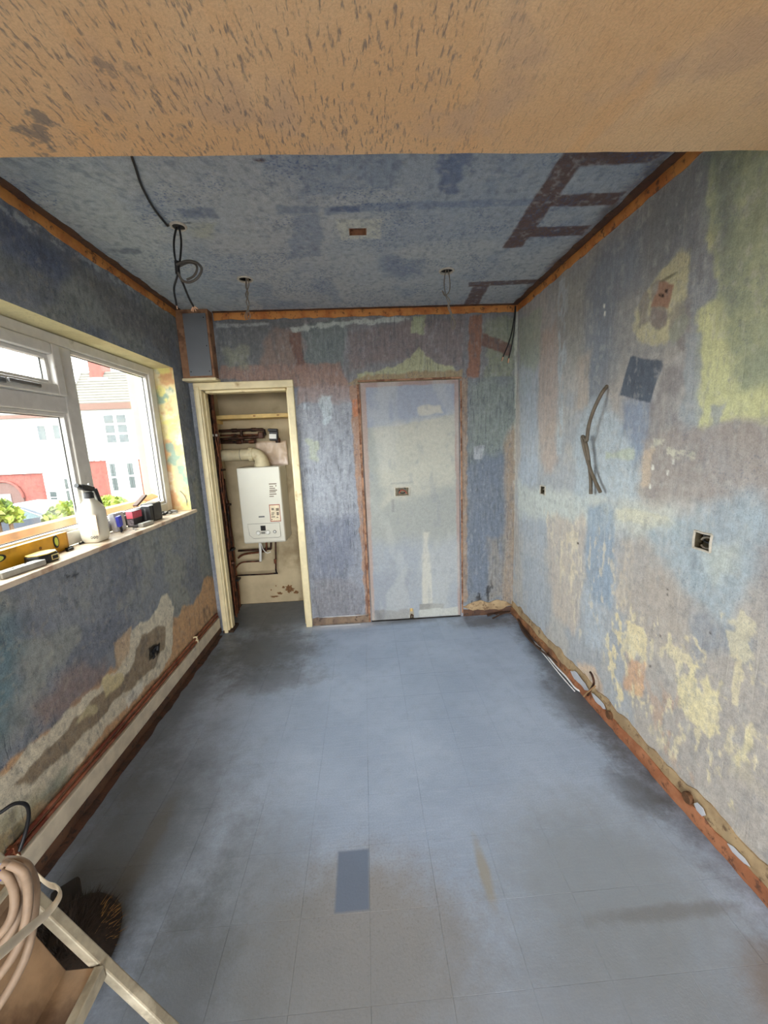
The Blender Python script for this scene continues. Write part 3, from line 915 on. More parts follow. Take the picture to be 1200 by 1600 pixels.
# ---- boiler cupboard shell
def cup_plaster():
    m = mat('cupboard_plaster', (190, 174, 142), .8, var=.12, scale=5, c2=(148, 130, 98), c2t=(.56, .7), bmp=.15)
    return m


CUPM = cup_plaster()
MB().box((-1.4, CUPB, 0), (-.3, CUPB + .1, H)).build('wall_cupboard_back', CUPM, kind='structure', cat='wall', label='cream back wall of the boiler cupboard')
MB().box((-.515, YB + .112, 0), (-.45, CUPB, H)).build('wall_cupboard_side', CUPM, kind='structure', cat='wall', label='inner side wall of the boiler cupboard on the doorway side')
MB().box((XL - .011, YB + .003, 0), (XL + .002, CUPB, H)).build('wall_cupboard_left', CUPM, kind='structure', cat='wall', label='inner side wall of the boiler cupboard on the window side')
MB().box((XL, YB + .003, 2.3), (-.45, CUPB, 2.34)).build('ceiling_cupboard', CUPM, kind='structure', cat='ceiling', label='ceiling inside the boiler cupboard')
MB().box((XL, YB + .003, 1.957), (-.45, YB + .11, 2.3)).box((-.555, YB + .003, 0), (PAN[0] - .003, YB + .11, 1.957)).box((PAN[1] + .003, YB + .003, 0), (XR, YB + .11, H)).box(
    (PAN[0] - .003, YB + .03, 0), (PAN[1] + .003, YB + .11, 2.4)).box((-.45, YB + .003, 1.98), (PAN[1] + .003, YB + .11, H)).build('masonry', CUPM, wall_back)
dirt = MB()
for (x, z, w, h) in ((-.8, .13, .055, .045), (-.86, .15, .02, .015), (-.9, .09, .035, .018), (-.74, .09, .03, .02), (-.95, .06, .06, .012), (-.98, .13, .008, .01), (-.93, .17, .007, .009)):
    pts = [(x + w * (.45 + .6 * random.random()) * math.cos(a), CUPB - .0006, z + h * (.45 + .6 * random.random()) * math.sin(a)) for a in [2 * math.pi * k / 26 for k in range(26)]]
    dirt.prism(pts, (0, -.0012, 0))
dirt.build('damp_stain', mat('damp_stain', (122, 88, 56), .9, var=.25, scale=50), bpy.data.objects['wall_cupboard_back'])

# ---- door_1: frame of the cupboard
d1 = thing('door_1', (-.88, YB, 0), 'cream painted frame of the open boiler cupboard without a door', 'door frame', kind='structure')
MB().box((-1.25, 3.05, .0), (-1.195, 3.15, 1.955)).build('jamb', CREAM, d1, bevel=.006)
MB().box((-1.195, 3.09, .0), (-1.184, 3.15, 1.94)).build('door_stop', CREAM, d1, bevel=.004)
MB().box((-1.235, 3.036, .0), (-1.205, 3.05, 1.98)).build('moulding', CREAM, d1, bevel=.005)
MB().box((-.56, 3.05, .0), (-.508, 3.19, 1.955)).build('jamb', CREAM, d1, bevel=.006)
MB().box((-.578, 3.12, .0), (-.56, 3.19, 1.95)).build('door_stop', CREAM, d1, bevel=.004)
MB().box((-1.25, 3.05, 1.955), (-.508, 3.19, 2.008)).build('head', CREAM, d1, bevel=.006)
MB().box((-1.184, 3.10, 1.937), (-.578, 3.19, 1.955)).build('door_stop', CREAM, d1, bevel=.004)
MB().box((-1.252, 3.045, -.004), (-1.165, 3.19, .02)).build('rotten_foot', mat('rotten_wood', (60, 44, 34), .9, var=.3, scale=60), d1, bevel=.004)

# ---- door_2: doorway filled with a plasterboard sheet
PL_D = plaster('plasterboard', speck=.25, speck_col=(90, 96, 118), speck_noise=130, grain=.13, bmp=.15, cover=4)
d2 = thing('door_2', (.38, YB, 0), 'old doorway closed with a pale grey plasterboard sheet', 'boarded doorway', kind='structure')
SOCK_P = (.236, .352, 1.078, 1.148)


def paint_panel(U, V, proj):
    p = Paint(U, V, (160, 162, 158), proj)
    A = p.area
    A([(565, 600), (720, 595), (720, 645), (700, 650), (655, 660), (620, 665), (562, 670)], (146, 158, 188), .006, .012, 12, .9)
    A([(650, 635), (690, 632), (692, 645), (655, 650)], (196, 190, 172), .008, .012, 14, .8)
    A([(590, 672), (660, 652), (712, 648), (716, 760), (600, 790)], (196, 190, 172), .03, .03, 8, .7)
    A([(560, 850), (720, 840), (722, 965), (575, 970)], (152, 162, 182), .05, .04, 7, .8, (1, .5))
    A([(660, 830), (672, 830), (674, 950), (662, 950)], (206, 198, 178), .01, .015, 10, .7, (1, .3))
    A([(575, 900), (640, 895), (640, 968), (580, 970)], (138, 146, 166), .03, .03, 8, .7)
    A([(655, 944), (694, 942), (694, 951), (655, 953)], (140, 138, 134), .004, .004, 14, .9)
    A([(655, 953), (720, 948), (720, 960), (655, 964)], (186, 186, 178), .004, .006, 14, .9)
    A([(575, 955), (640, 952), (640, 972), (575, 972)], (118, 112, 108), .008, .01, 14, .7)
    A([(556, 596), (571, 596), (586, 972), (573, 972)], (176, 146, 134), .005, .004, 14, .9)
    A([(709, 590), (722, 590), (724, 965), (716, 965)], (172, 142, 134), .005, .004, 14, .9)
    A([(558, 594), (722, 588), (722, 598), (560, 606)], (168, 136, 126), .005, .004, 14, .9)
    A([(610, 754), (646, 752), (646, 755), (610, 757)], (150, 150, 150), .003, .002, 14, .6)
    A([(612, 780), (616, 780), (616, 800), (612, 800)], (140, 140, 140), .003, .002, 14, .6)
    p.wash((190, 190, 186), 5, .5, .64, .35, (1, .4))
    p.wash((140, 146, 160), 24, .62, .74, .3, (1, .4))
    return np.clip(p.c, 0, .85)


painted('panel', 'y', YB - .004, [PAN[0] + .004, SOCK_P[0], SOCK_P[1], PAN[1] - .004], [.012, SOCK_P[2], SOCK_P[3], PAN[3] - .005], .0075, paint_panel, PL_D,
        holes=[SOCK_P, (.322, .362, .01, .1)], parent=d2)
pe = MB()
pe.box((PAN[0] + .004, YB - .003, .012), (PAN[0] + .007, YB + .01, PAN[3] - .005)).box((PAN[1] - .007, YB - .003, .012), (PAN[1] - .004, YB + .01, PAN[3] - .005))
pe.box((PAN[0] + .004, YB - .003, PAN[3] - .008), (PAN[1] - .004, YB + .01, PAN[3] - .005)).build('panel_edge', mat('board_edge', (150, 128, 108), .9), d2)
BROWNT = mat('bare_brown_timber', (156, 118, 92), .75, var=.25, scale=30, c2=(110, 74, 54), bmp=.3)
MB().box((-.03, YB - .007, .0), (-.012, YB, 1.96)).build('edge_lath', BROWNT, d2, bevel=.002)
MB().box((.776, YB - .005, .03), (.79, YB, 1.96)).build('edge_lath', BROWNT, d2, bevel=.002)
MB().box((-.02, YB - .007, 1.976), (.79, YB, 1.99)).build('edge_lath', BROWNT, d2, bevel=.002)

# ---- window_1
XI, XO = -1.42, -1.48
w1 = thing('window_1', (XI, 2.0, SILL), 'white plastic window with fixed light, small opening fanlight and lower pane', 'window', kind='structure')
Y0, YR, MU0, MU1 = WIN[0], 2.853, 1.992, 2.078
ZB, ZT = SILL + .004, 2.076
f = MB()
f.box((XO, Y0, ZB), (XI, Y0 + .05, ZT)).box((XO, YR - .07, ZB), (XI, YR, ZT)).box((XO, Y0 + .05, ZT - .05), (XI, YR - .07, ZT)).box((XO, Y0 + .05, ZB), (XI, YR - .07, ZB + .065))
f.build('outer_frame', UPVC, w1, bevel=.005)
MB().box((XO, MU0, ZB + .065), (XI - .001, MU1, ZT - .05)).build('mullion', UPVC, w1, bevel=.005)
MB().box((XO, Y0 + .045, 1.712), (XI - .001, MU0, 1.786)).build('transom', UPVC, w1, bevel=.005)


def ring(x0, x1, y0, y1, z0, z1, t):
    return MB().box((x0, y0, z0), (x1, y0 + t, z1)).box((x0, y1 - t, z0), (x1, y1, z1)).box((x0, y0 + t, z0), (x1, y1 - t, z0 + t)).box((x0, y0 + t, z1 - t), (x1, y1 - t, z1))


sash = ring(XO + .005, XI + .014, Y0 + .052, MU0 - .003, 1.789, 2.022, .05).build('sash', UPVC, w1, bevel=.006)
hd = MB()
hd.obox((XI + .024, 1.62, 1.812), (.02, .06, .022)).obox((XI + .044, 1.72, 1.812), (.012, .17, .017), rz=math.radians(4))
hd.build('handle', mat('grey_handle', (120, 120, 120), .35, .6), sash, bevel=.004)
for (a, b, c, d) in ((MU1, YR - .07, ZB + .065, ZT - .05), (Y0 + .05, MU0, ZB + .065, 1.712), (Y0 + .102, MU0 - .053, 1.839, 1.972)):
    ring(XI - .035, XI - .012, a, b, c, d, .018).build('glazing_bead', UPVC, w1, bevel=.003)
    ring(XI - .0385, XI - .0345, a + .012, b - .012, c + .012, d - .012, .009).build('gasket', mat('grey_gasket', (60, 58, 56), .7), w1)
    MB().box((XI - .0385, a + .008, c + .008), (XI - .0345, b - .008, d - .008)).build('pane', GLASS, w1)
SILLM = mat('dusty_window_board', (214, 196, 172), .5, var=.1, scale=18, c2=(182, 150, 124), c2t=(.5, .64))
MB().box((XI - .01, WIN[0] - .03, SILL - .024), (XL + .028, WIN[1] + .032, SILL)).build('window_sill', SILLM, w1, bevel=.006)

# ---- scars of the removed coving (ochre strips), and rough lower edges of walls
def scar_mat(name, c_a, c_b, c_c):
    m, nt, bs = new_mat(name)
    b = mixc(nt, ramp(nt, pos_noise(nt, noise=11, detail=5), .4, .62), lin(c_a), lin(c_b))
    b = mixc(nt, ramp(nt, pos_noise(nt, noise=26, detail=5, rough=.7), .53, .66), b, lin(c_c))
    nt.links.new(b, bs.inputs['Base Color']); bs.inputs['Roughness'].default_value = .7
    bump(nt, bs, pos_noise(nt, noise=45, detail=5), .5, .004)
    return m


SCAR_B = scar_mat('ochre_coving_scar', (206, 142, 76), (182, 112, 58), (108, 72, 48))
SCAR_D = scar_mat('brown_coving_scar', (98, 68, 48), (78, 54, 42), (54, 42, 36))


def strip(name, mat_, pa, pb, da, db, wa, wb, thick, parent=None, seed=1, **kw):
    """ragged strip along the corner pa-pb: da/db in-plane direction, width wa..wb"""
    pa, pb = Vector(pa), Vector(pb); da = Vector(da); nrm = Vector(db)
    L = (pb - pa).length; n = max(4, int(L / .02))
    vs, fs = [], []
    for i in range(n + 1):
        t = i / n; p = pa.lerp(pb, t)
        r0 = (0 if wa <= 0 else .35 * (wb - wa)) * (2 * fbm(np.array([t * L * 24]), np.array([seed * 3.7]), 3, seed)[0] - 1)
        r1 = (.22 if wa <= 0 else .4) * (wb - max(wa, 0)) * (2 * fbm(np.array([t * L * 14]), np.array([seed * 9.1]), 3, seed + 5)[0] - 1)
        a = p + da * (wa + r0); b = p + da * (wb + r1); mid = (a + b) / 2
        if wa > 0 and L < .6:
            k_ = min(1, 5 * t, 5 * (1 - t)); a = mid.lerp(a, k_); b = mid.lerp(b, k_)
        th = thick * (.6 + .8 * fbm(np.array([t * L * 20]), np.array([.5]), 2, seed + 9)[0])
        vs += [a, a + nrm * th * .6, mid + nrm * th, b + nrm * th * .5, b]
    for i in range(n):
        for k in range(4):
            fs.append((i * 5 + k, i * 5 + k + 1, (i + 1) * 5 + k + 1, (i + 1) * 5 + k))
    return MB().add(vs, fs).build(name, mat_, parent, smooth=True, **kw)


t1 = thing('trim_1', (XL, 2.2, H - .06), 'ochre and brown scar of removed coving above the window wall', 'coving scar', kind='structure')
strip('wall_scar', SCAR_B, (XL, YN, H), (XL, YB, H), (0, 0, -1), (1, 0, 0), 0, .05, .01, t1, 2)
strip('ceiling_scar', SCAR_D, (XL, YN, H), (XL, YB, H), (1, 0, 0), (0, 0, -1), 0, .045, .007, t1, 3)
t2 = thing('trim_2', (0, YB, H - .06), 'ochre scar of removed coving above the end wall', 'coving scar', kind='structure')
strip('wall_scar', SCAR_B, (-1.05, YB, H), (XR, YB, H), (0, 0, -1), (0, -1, 0), 0, .055, .01, t2, 4)
strip('ceiling_scar', SCAR_D, (-1.05, YB, H), (XR, YB, H), (0, -1, 0), (0, 0, -1), 0, .03, .006, t2, 5)
t3 = thing('trim_3', (XR, 2.2, H - .06), 'ochre scar of removed coving above the patchy wall facing the window', 'coving scar', kind='structure')
strip('wall_scar', SCAR_B, (XR, YN, H), (XR, YB, H), (0, 0, -1), (-1, 0, 0), 0, .05, .01, t3, 6)
strip('ceiling_scar', SCAR_D, (XR, YN, H), (XR, YB, H), (-1, 0, 0), (0, 0, -1), 0, .05, .007, t3, 7)

# left: cream skirting board, adhesive below it
b1 = thing('baseboard_left', (XL, 2.0, 0), 'cream skirting board below the window wall', 'skirting', kind='structure')
MB().box((XL, .55, .055), (XL + .028, 3.04, .14)).build('board', mat('scuffed_cream_paint', (206, 194, 172), .5, var=.12, scale=16, c2=(150, 140, 136), c2t=(.62, .72)), b1, bevel=.005)
strip('adhesive_residue', SCAR_D, (XL + .006, .7, 0), (XL + .006, 3.06, 0), (0, 0, 1), (1, 0, 0), -.01, .06, .02, b1, 8)
strip('floor_residue', scar_mat('red_brown_adhesive', (84, 54, 38), (60, 42, 32), (42, 32, 26)), (XL + .012, .7, .0006), (XL + .012, 3.0, .0006), (1, 0, 0), (0, 0, 1), 0, .045, .004, b1, 9)
# right: raw plaster edge where the skirting was pulled off
RAWP = scar_mat('raw_tan_plaster', (176, 152, 116), (154, 130, 98), (116, 92, 68))
BRICKO = scar_mat('orange_brick_dust', (170, 114, 80), (150, 94, 62), (100, 66, 48))
b2 = thing('baseboard_right', (XR, 2.0, 0), 'raw plaster and orange brick edge where the skirting was pulled off', 'skirting', kind='structure')
strip('plaster_edge', RAWP, (XR, .55, 0), (XR, YB, 0), (0, 0, 1), (-1, 0, 0), .0, .115, .012, b2, 11)
strip('brick_edge', BRICKO, (XR - .006, .55, 0), (XR - .006, 2.12, 0), (0, 0, 1), (-1, 0, 0), -.012, .062, .018, b2, 12)
strip('brick_edge', scar_mat('brown_brick', (150, 104, 68), (112, 76, 52), (70, 46, 34)), (XR - .006, 2.12, 0), (XR - .006, YB, 0), (0, 0, 1), (-1, 0, 0), -.012, .06, .016, b2, 13)
WHITEB = mat('white_paint_remains', (190, 192, 198), .6, var=.05)
for ya, yb_, z0, z1 in ((1.9, 2.1, .05, .095), (1.75, 1.88, .055, .09), (1.15, 1.2, .07, .1), (.98, 1.06, .06, .085)):
    strip('paint_remnant', WHITEB, (XR - .017, ya, 0), (XR - .017, yb_, 0), (0, 0, 1), (-1, 0, 0), z0, z1, .003, b2, int(ya * 31))
for y, z in ((1.72, .06), (1.23, .075)):
    MB().cyl((XR - .001, y, z), (XR - .026, y, z), .022, 10).build('timber_plug', mat('dark_timber_plug', (96, 66, 42), .8, var=.3, scale=60), b2, bevel=.003)
# back: raw strips either side of the boarded doorway
b3 = thing('baseboard_back', (0, YB, 0), 'raw plaster strips at the foot of the end wall', 'skirting', kind='structure')
strip('plaster_edge', RAWP, (.79, YB, 0), (XR, YB, 0), (0, 0, 1), (0, -1, 0), .05, .12, .016, b3, 15)
strip('plaster_edge', SCAR_D, (.79, YB, 0), (XR, YB, 0), (0, 0, 1), (0, -1, 0), -.01, .06, .012, b3, 16)
strip('plaster_edge', scar_mat('brown_grey_plaster', (132, 112, 92), (110, 92, 78), (70, 54, 46)), (-.505, YB, 0), (-.03, YB, 0), (0, 0, 1), (0, -1, 0), -.01, .07, .01, b3, 17)
strip('paint_lip', WHITEB, (-.46, YB - .004, 0), (-.04, YB - .004, 0), (0, 0, 1), (0, -1, 0), .066, .074, .005, b3, 18)
strip('paint_lip', WHITEB, (-.44, YB - .03, .001), (-.1, YB - .03, .001), (0, 1, 0), (0, 0, 1), -.012, .012, .006, b3, 19)

# ================================================================== THINGS
def plate(pa, pb, yp, t, back=False):
    """upright slab facing the room between two picture corners carried to the plane y = yp"""
    a, b = pix(*pa, 'y', yp), pix(*pb, 'y', yp)
    return MB().box((a.x, yp, a.z), (b.x, yp - t, b.z))


def tubepx(pts, r, n=8, sm=6, **kw):
    """pts: (px, py, axis, value)"""
    return MB().tube(spline([pix(*p) for p in pts], sm), r, n, **kw)


# ---- boiler
BF = 3.34
boiler = thing('boiler', (-.91, 3.48, .68), 'white wall-hung boiler with control panel in the cupboard', 'boiler')
BOILW = mat('boiler_white_enamel', (212, 210, 198), .3, var=.03, scale=3, spec=.5)
MB().box((-1.095, BF + .012, .68), (-.73, 3.625, 1.35)).build('casing', BOILW, boiler, bevel=.01)
fr = MB().box((-1.093, BF, .69), (-.732, BF + .014, 1.348)).build('front_cover', BOILW, boiler, bevel=.007)
cp = plate((387, 819), (439, 839), BF, .004).build('control_panel', BOILW, boiler, bevel=.003)
ca, cb = pix(387, 819, 'y', BF), pix(439, 839, 'y', BF)
LINE = mat('grey_outline', (128, 126, 120), .6)
MB().tube([(ca.x, BF - .004, ca.z), (cb.x, BF - .004, ca.z), (cb.x, BF - .004, cb.z + .01), (cb.x - .02, BF - .004, cb.z), (ca.x + .04, BF - .004, cb.z), (ca.x + .008, BF - .004, cb.z + .03)],
          .0018, 5, closed=True).build('outline', LINE, cp)
plate((407, 821.5), (415.5, 829), BF - .003, .004).build('display', mat('dark_display', (34, 34, 34), .2), cp, bevel=.001)
for kx, ky in ((404, 832.5), (419, 831.5)):
    q = pix(kx, ky, 'y', BF)
    k_ = MB().lathe((q.x, BF - .003, q.z), [(.018, 0), (.018, .006), (.014, .012)], (0, -1, 0), 18).build('knob', WHITEP, cp, smooth=True)
    MB().tube([(q.x + .019 * math.cos(a), BF - .004, q.z + .019 * math.sin(a)) for a in [2 * math.pi * i / 20 for i in range(20)]], .0014, 5, closed=True).build('knob_ring', LINE, k_)
q = pix(429.5, 830.5, 'y', BF)
g_ = MB().lathe((q.x, BF - .003, q.z), [(.014, 0), (.014, .004)], (0, -1, 0), 18).build('pressure_gauge', mat('gauge_rim', (70, 68, 64), .4), cp, smooth=True)
MB().lathe((q.x, BF - .0072, q.z), [(.009, 0), (.009, .001)], (0, -1, 0), 16).build('gauge_face', WHITEP, g_)
plate((408, 831), (414.5, 834), BF - .003, .003).build('button', mat('grey_button', (120, 118, 112), .5), cp, bevel=.001)
PINKL = mat('red_label_border', (156, 84, 66), .6)
lb = plate((420.2, 788.5), (439.2, 814.5), BF, .0015).build('warning_label', PINKL, boiler)
plate((421.4, 789.8), (438.2, 813.3), BF - .0012, .001).build('label_paper', mat('cream_label_paper', (222, 208, 180), .7), lb)
LTX = mat('grey_print', (124, 112, 98), .7)
tx = MB()
for (u, v, w, h) in ((424, 794, 4, 3), (431, 794, 5, 4), (424, 801, 5, 1.2), (424, 803.6, 4, 1.2), (432, 800, 4, 5), (424, 807, 6, 1.2), (432, 807.5, 3, 1.5), (424, 811, 2, 1.6)):
    m_ = plate((u, v), (u + w, v + h), BF - .002, .0008); tx.add(m_.v, m_.f)
tx.build('label_print', LTX, lb)
tx = MB()
for (u, v, w) in ((420, 755.5, 12), (421, 759.5, 6), (421, 762.5, 9), (421, 765.5, 12), (421, 768, 10), (421, 771.5, 11), (421, 775, 7)):
    m_ = plate((u, v), (u + w, v + 1.1), BF - .0002, .0008); tx.add(m_.v, m_.f)
q = pix(431, 759, 'y', BF)
tx.lathe((q.x, BF - .0002, q.z), [(.006, 0), (.006, .001)], (0, -1, 0), 10)
tx.build('printed_notes', LTX, boiler)
plate((404, 806.5), (413.5, 808.3), BF - .0002, .001).build('name_badge', mat('badge_grey', (110, 110, 112), .4, .5), boiler)

# ---- flue
FLUE = mat('cream_flue_pipe', (206, 194, 160), .5, var=.08, c2=(168, 148, 112), c2t=(.6, .75))
fx = pix(410, 728, 'y', 3.47).x; fz = pix(370, 711, 'y', 3.47).z
flue = thing('flue_pipe', (fx, 3.47, 1.35), 'cream flue elbow and pipe running from the boiler top into the side wall', 'flue')
MB().lathe((fx, 3.47, 1.351), [(.068, 0), (.068, .018), (.06, .028), (.06, .05)], n=24).build('base_collar', FLUE, flue, smooth=True)
R_ = .072
el = [(fx, 3.47, 1.39)] + [(fx - R_ + R_ * math.cos(a), 3.47, fz - R_ + R_ * math.sin(a)) for a in [math.pi / 2 * k / 8 for k in range(9)]]
MB().tube(el, .055, 20).build('elbow', FLUE, flue, smooth=True)
MB().cyl((fx - R_ + .004, 3.47, fz), (fx - R_ - .03, 3.47, fz), .062, 22).build('collar', FLUE, flue, smooth=True)
MB().cyl((fx - R_ - .028, 3.47, fz), (XL + .004, 3.47, fz), .05, 22).build('pipe', FLUE, flue, smooth=True)
MB().cyl((fx - R_ - .1, 3.47, fz), (fx - R_ - .104, 3.47, fz), .0515, 22).build('joint_ring', LINE, flue, smooth=True)

# ---- shelf, sheet, valve
shelf = thing('cupboard_shelf', (-.9, 3.5, 1.76), 'pale pine shelf across the top of the cupboard', 'shelf')
MB().box((XL + .004, 3.425, 1.765), (-.517, 3.634, 1.798)).build('board', WOODP, shelf, bevel=.003)
for sx in (-.92, -.72):
    MB().lathe((sx, 3.4245, 1.782), [(.012, 0), (.011, .0006)], (0, -1, 0), 12, sy=.6).build('wood_knot', mat('knot', (158, 116, 64), .6), shelf)
MB().box((XL + .004, 3.46, 1.735), (XL + .03, 3.63, 1.764)).build('batten', WOODP, shelf, bevel=.002)
sh = MB()
a, b = pix(399, 690, 'y', 3.628), pix(451, 726, 'y', 3.628)
nx, nz = 16, 12
vs, fs = [], []
for i in range(nx + 1):
    for j in range(nz + 1):
        t = fbm(np.array([i * .55 + j * .3]), np.array([j * .25 - i * .2]), 3, 41)[0]
        vs.append((a.x + (b.x - a.x) * i / nx, 3.632 - .028 * t, b.z + (a.z - b.z) * j / nz))
for i in range(nx):
    for j in range(nz): fs.append((i * (nz + 1) + j, (i + 1) * (nz + 1) + j, (i + 1) * (nz + 1) + j + 1, i * (nz + 1) + j + 1))
sh.add(vs, fs)
so = sh.build('plastic_sheet', mat('pinkish_polythene', (206, 182, 156), .3, var=.08, scale=12, c2=(226, 206, 190)), smooth=True,
              label='crumpled pinkish plastic sheet pinned behind the flue elbow', cat='plastic sheet')
so.modifiers.new('thickness', 'SOLIDIFY').thickness = .002
va = pix(427, 681, 'y', 3.47)
valve = thing('motorised_valve', (va.x, 3.5, va.z - .06), 'black motorised valve with white sticker above the boiler', 'valve')
MB().obox((va.x, 3.5, va.z), (.075, .07, .085), rz=.12, ry=.06).build('motor_body', BLACK, valve, bevel=.008)
MB().obox((va.x - .004, 3.5, va.z + .05), (.082, .06, .026), ry=.06).build('cap', BLACK, valve, bevel=.006)
MB().obox((va.x - .004, 3.4632, va.z - .004), (.06, .002, .04), rz=.12, ry=.06).build('sticker', WHITEP, valve)
MB().lathe((va.x + .03, 3.5, va.z - .06), [(.02, 0), (.024, .02), (.02, .04)], n=12).build('brass_neck', DARKPIPE, valve, smooth=True)
MB().cyl((va.x, 3.535, va.z), (va.x, 3.64, va.z - .01), .012, 8).build('bracket', DARKPIPE, valve)

# ---- copper pipework
pw = thing('upper_pipework', (-1.1, 3.56, 1.55), 'dark pipes with joints running level below the cupboard shelf', 'pipework')
for i, (za, zb, yy, m_) in enumerate(((674, 671, 3.56, DARKPIPE), (681, 679, 3.58, COPPER), (687, 682, 3.55, DARKPIPE), (692, 690, 3.57, DARKPIPE))):
    x1 = (410, 414, 412, 396)[i]
    A_, B_ = pix(334, za, 'y', yy), pix(x1, zb, 'y', yy)
    A_.x = max(A_.x, XL + .012)
    end = [B_] if i in (1, 2) else [B_, B_ + Vector((.012, 0, -.006)), B_ + Vector((.018, 0, -.05 if i == 0 else .05))]
    MB().tube([A_] + end, .0135 if i != 1 else .009, 10).build('pipe', m_, pw, smooth=True)
    for t in ((.35, .8), (.3,), (.5, .75), (.55, .95))[i]:
        c_ = A_.lerp(B_, t)
        MB().cyl(c_ - Vector((.022, 0, 0)), c_ + Vector((.022, 0, 0)), .018 if i != 1 else .013, 10).build('pipe_joint', COPPER if i % 2 else DARKPIPE, pw, smooth=True)
c0 = pix(377, 676, 'y', 3.56)
MB().cyl(c0 + Vector((0, 0, .02)), c0 - Vector((0, 0, .09)), .013, 10).build('link_pipe', DARKPIPE, pw, smooth=True)
c0 = pix(408, 680, 'y', 3.55)
MB().obox(c0, (.05, .045, .06)).build('tee_valve', DARKPIPE, pw, bevel=.01)
vp = thing('riser_pipework', (XL + .03, 3.4, .02), 'bundle of dark copper pipes rising along the cupboard side wall', 'pipework')
for i, (y, x, r, m_, zt) in enumerate(((3.25, .05, .015, DARKPIPE, 2.28), (3.28, .078, .0085, COPPER, 2.28), (3.315, .045, .016, DARKPIPE, 2.28), (3.36, .06, .011, COPPER, 2.28), (3.43, .05, .012, DARKPIPE, 1.25), (3.50, .04, .0085, COPPER, 1.05))):
    pts = [(XL + x, y, .03)]
    z = .03
    while z < zt - .2:
        z += .2; pts.append((XL + x + random.uniform(-.004, .006), y + random.uniform(-.005, .005), z))
    pts.append((XL + x, y, zt))
    MB().tube(spline(pts, 4), r, 9).build('pipe', m_, vp, smooth=True)
for z, y in ((1.62, 3.3), (1.33, 3.36), (1.02, 3.4), (.62, 3.38), (.32, 3.43)):
    MB().box((XL + .004, y - .03, z), (XL + .09, y + .04, z + .018)).build('pipe_clip', BLACK if z < 1 else WHITEP if z > 1.4 else DARKPIPE, vp, bevel=.004)
MB().lathe((XL + .055, 3.33, .52), [(.012, 0), (.02, .012), (.02, .03), (.012, .045)], (1, 0, 0), 12).build('stop_tap', DARKPIPE, vp, smooth=True)
MB().tube(spline([(XL + .05, 3.27, 1.72), (XL + .085, 3.3, 1.66), (XL + .09, 3.33, 1.55), (XL + .05, 3.36, 1.42), (XL + .04, 3.4, 1.3)], 6), .007, 8).build('flexible_lead', COPPER, vp, smooth=True)
bp = thing('boiler_pipework', (-.95, 3.58, .3), 'thin copper pipes dropping from below the boiler and turning to the wall', 'pipework')
for i, pts in enumerate(([(424, 846), (423, 856), (418, 858), (372, 861)], [(416, 846), (416, 858), (410, 862), (382, 866), (372, 872)],
                         [(408, 846), (408, 874), (402, 877), (378, 879), (368, 888)], [(431, 846), (431, 890), (429, 896), (371, 899)])):
    m_ = (DARKPIPE, COPPER, COPPER, DARKPIPE)[i]
    P_ = [pix(x, y, 'y', 3.585 - .012 * i) for x, y in pts]
    P_[0].z = .679
    MB().tube(spline(P_, 5), .0095 if i < 2 else .0075, 9).build('pipe', m_, bp, smooth=True)
P_ = [pix(x, y, 'y', 3.50) for x, y in ((406, 850), (407, 862), (407, 877))]; P_[0].z = .679
MB().tube(P_, .012, 10).build('white_waste_pipe', WHITEP, bp, smooth=True)
MB().tube(spline([pix(x, y, 'y', 3.5) for x, y in ((408, 849), (411, 858), (417, 864), (423, 862))], 5), .004, 6).build('white_lead', WHITEP, bp, smooth=True)
MB().lathe(pix(430, 877, 'y', 3.545), [(.013, -.02), (.013, .02)], n=10).build('pipe_joint', COPPER, bp, smooth=True)

# ---- boxing above the cupboard
bx = thing('pipe_boxing', (-1.17, 3.03, 2.02), 'grey metal-faced boxing in the corner above the cupboard door', 'boxing')
MB().box((-1.288, 2.995, 2.03), (-1.06, YB - .001, 2.499)).build('carcass', mat('brown_hardboard', (150, 112, 84), .75, var=.15, c2=(110, 78, 58)), bx, bevel=.002)
MB().box((-1.235, 2.987, 2.045), (-1.075, 2.995, 2.47)).build('face_plate', mat('grey_face_plate', (128, 132, 138), .35, .3, var=.06, scale=4), bx, bevel=.002)
MB().box((-1.29, 2.978, 2.012), (-1.05, YB - .001, 2.03)).build('ledge', CREAM, bx, bevel=.003)
for sx, sz in ((-1.09, 2.44), (-1.09, 2.25), (-1.09, 2.075), (-1.222, 2.075)):
    MB().lathe((sx, 2.9868, sz), [(.004, 0), (.004, .001)], (0, -1, 0), 8).build('screw', BLACK, bx)

# ---- skirting pipes
for i, (z, x, lab) in enumerate(((.162, .022, 'lower copper pipe running along the top of the cream skirting'), (.186, .018, 'upper copper pipe running along the window wall above the skirting'))):
    c = thing('copper_pipe', (XL + x, 2.0, z), lab, 'pipe', 'copper pipes along the skirting')
    MB().tube(spline([(XL + x, .56, z), (XL + x, 1.3, z + .004), (XL + x, 2.1, z - .002), (XL + x, 3.02, z)], 6), .0085, 10).build('tube', mat('reddish_copper', (146, 90, 66), .45, .3, var=.25, scale=20, c2=(110, 52, 36)), c, smooth=True)
    for y in (1.16, 2.62):
        MB().box((XL + .002, y - .008, z - .012), (XL + x + .011, y + .008, z + .012)).build('clip', CREAM if y > 2 else COPPER, c, bevel=.003)

# ---- cables
def cable(name, label, loc, runs, cat='cable', group=None):
    t = thing(name, loc, label, cat, group)
    for nm, m_, msh in runs: msh.build(nm, m_, t, smooth=True)
    return t


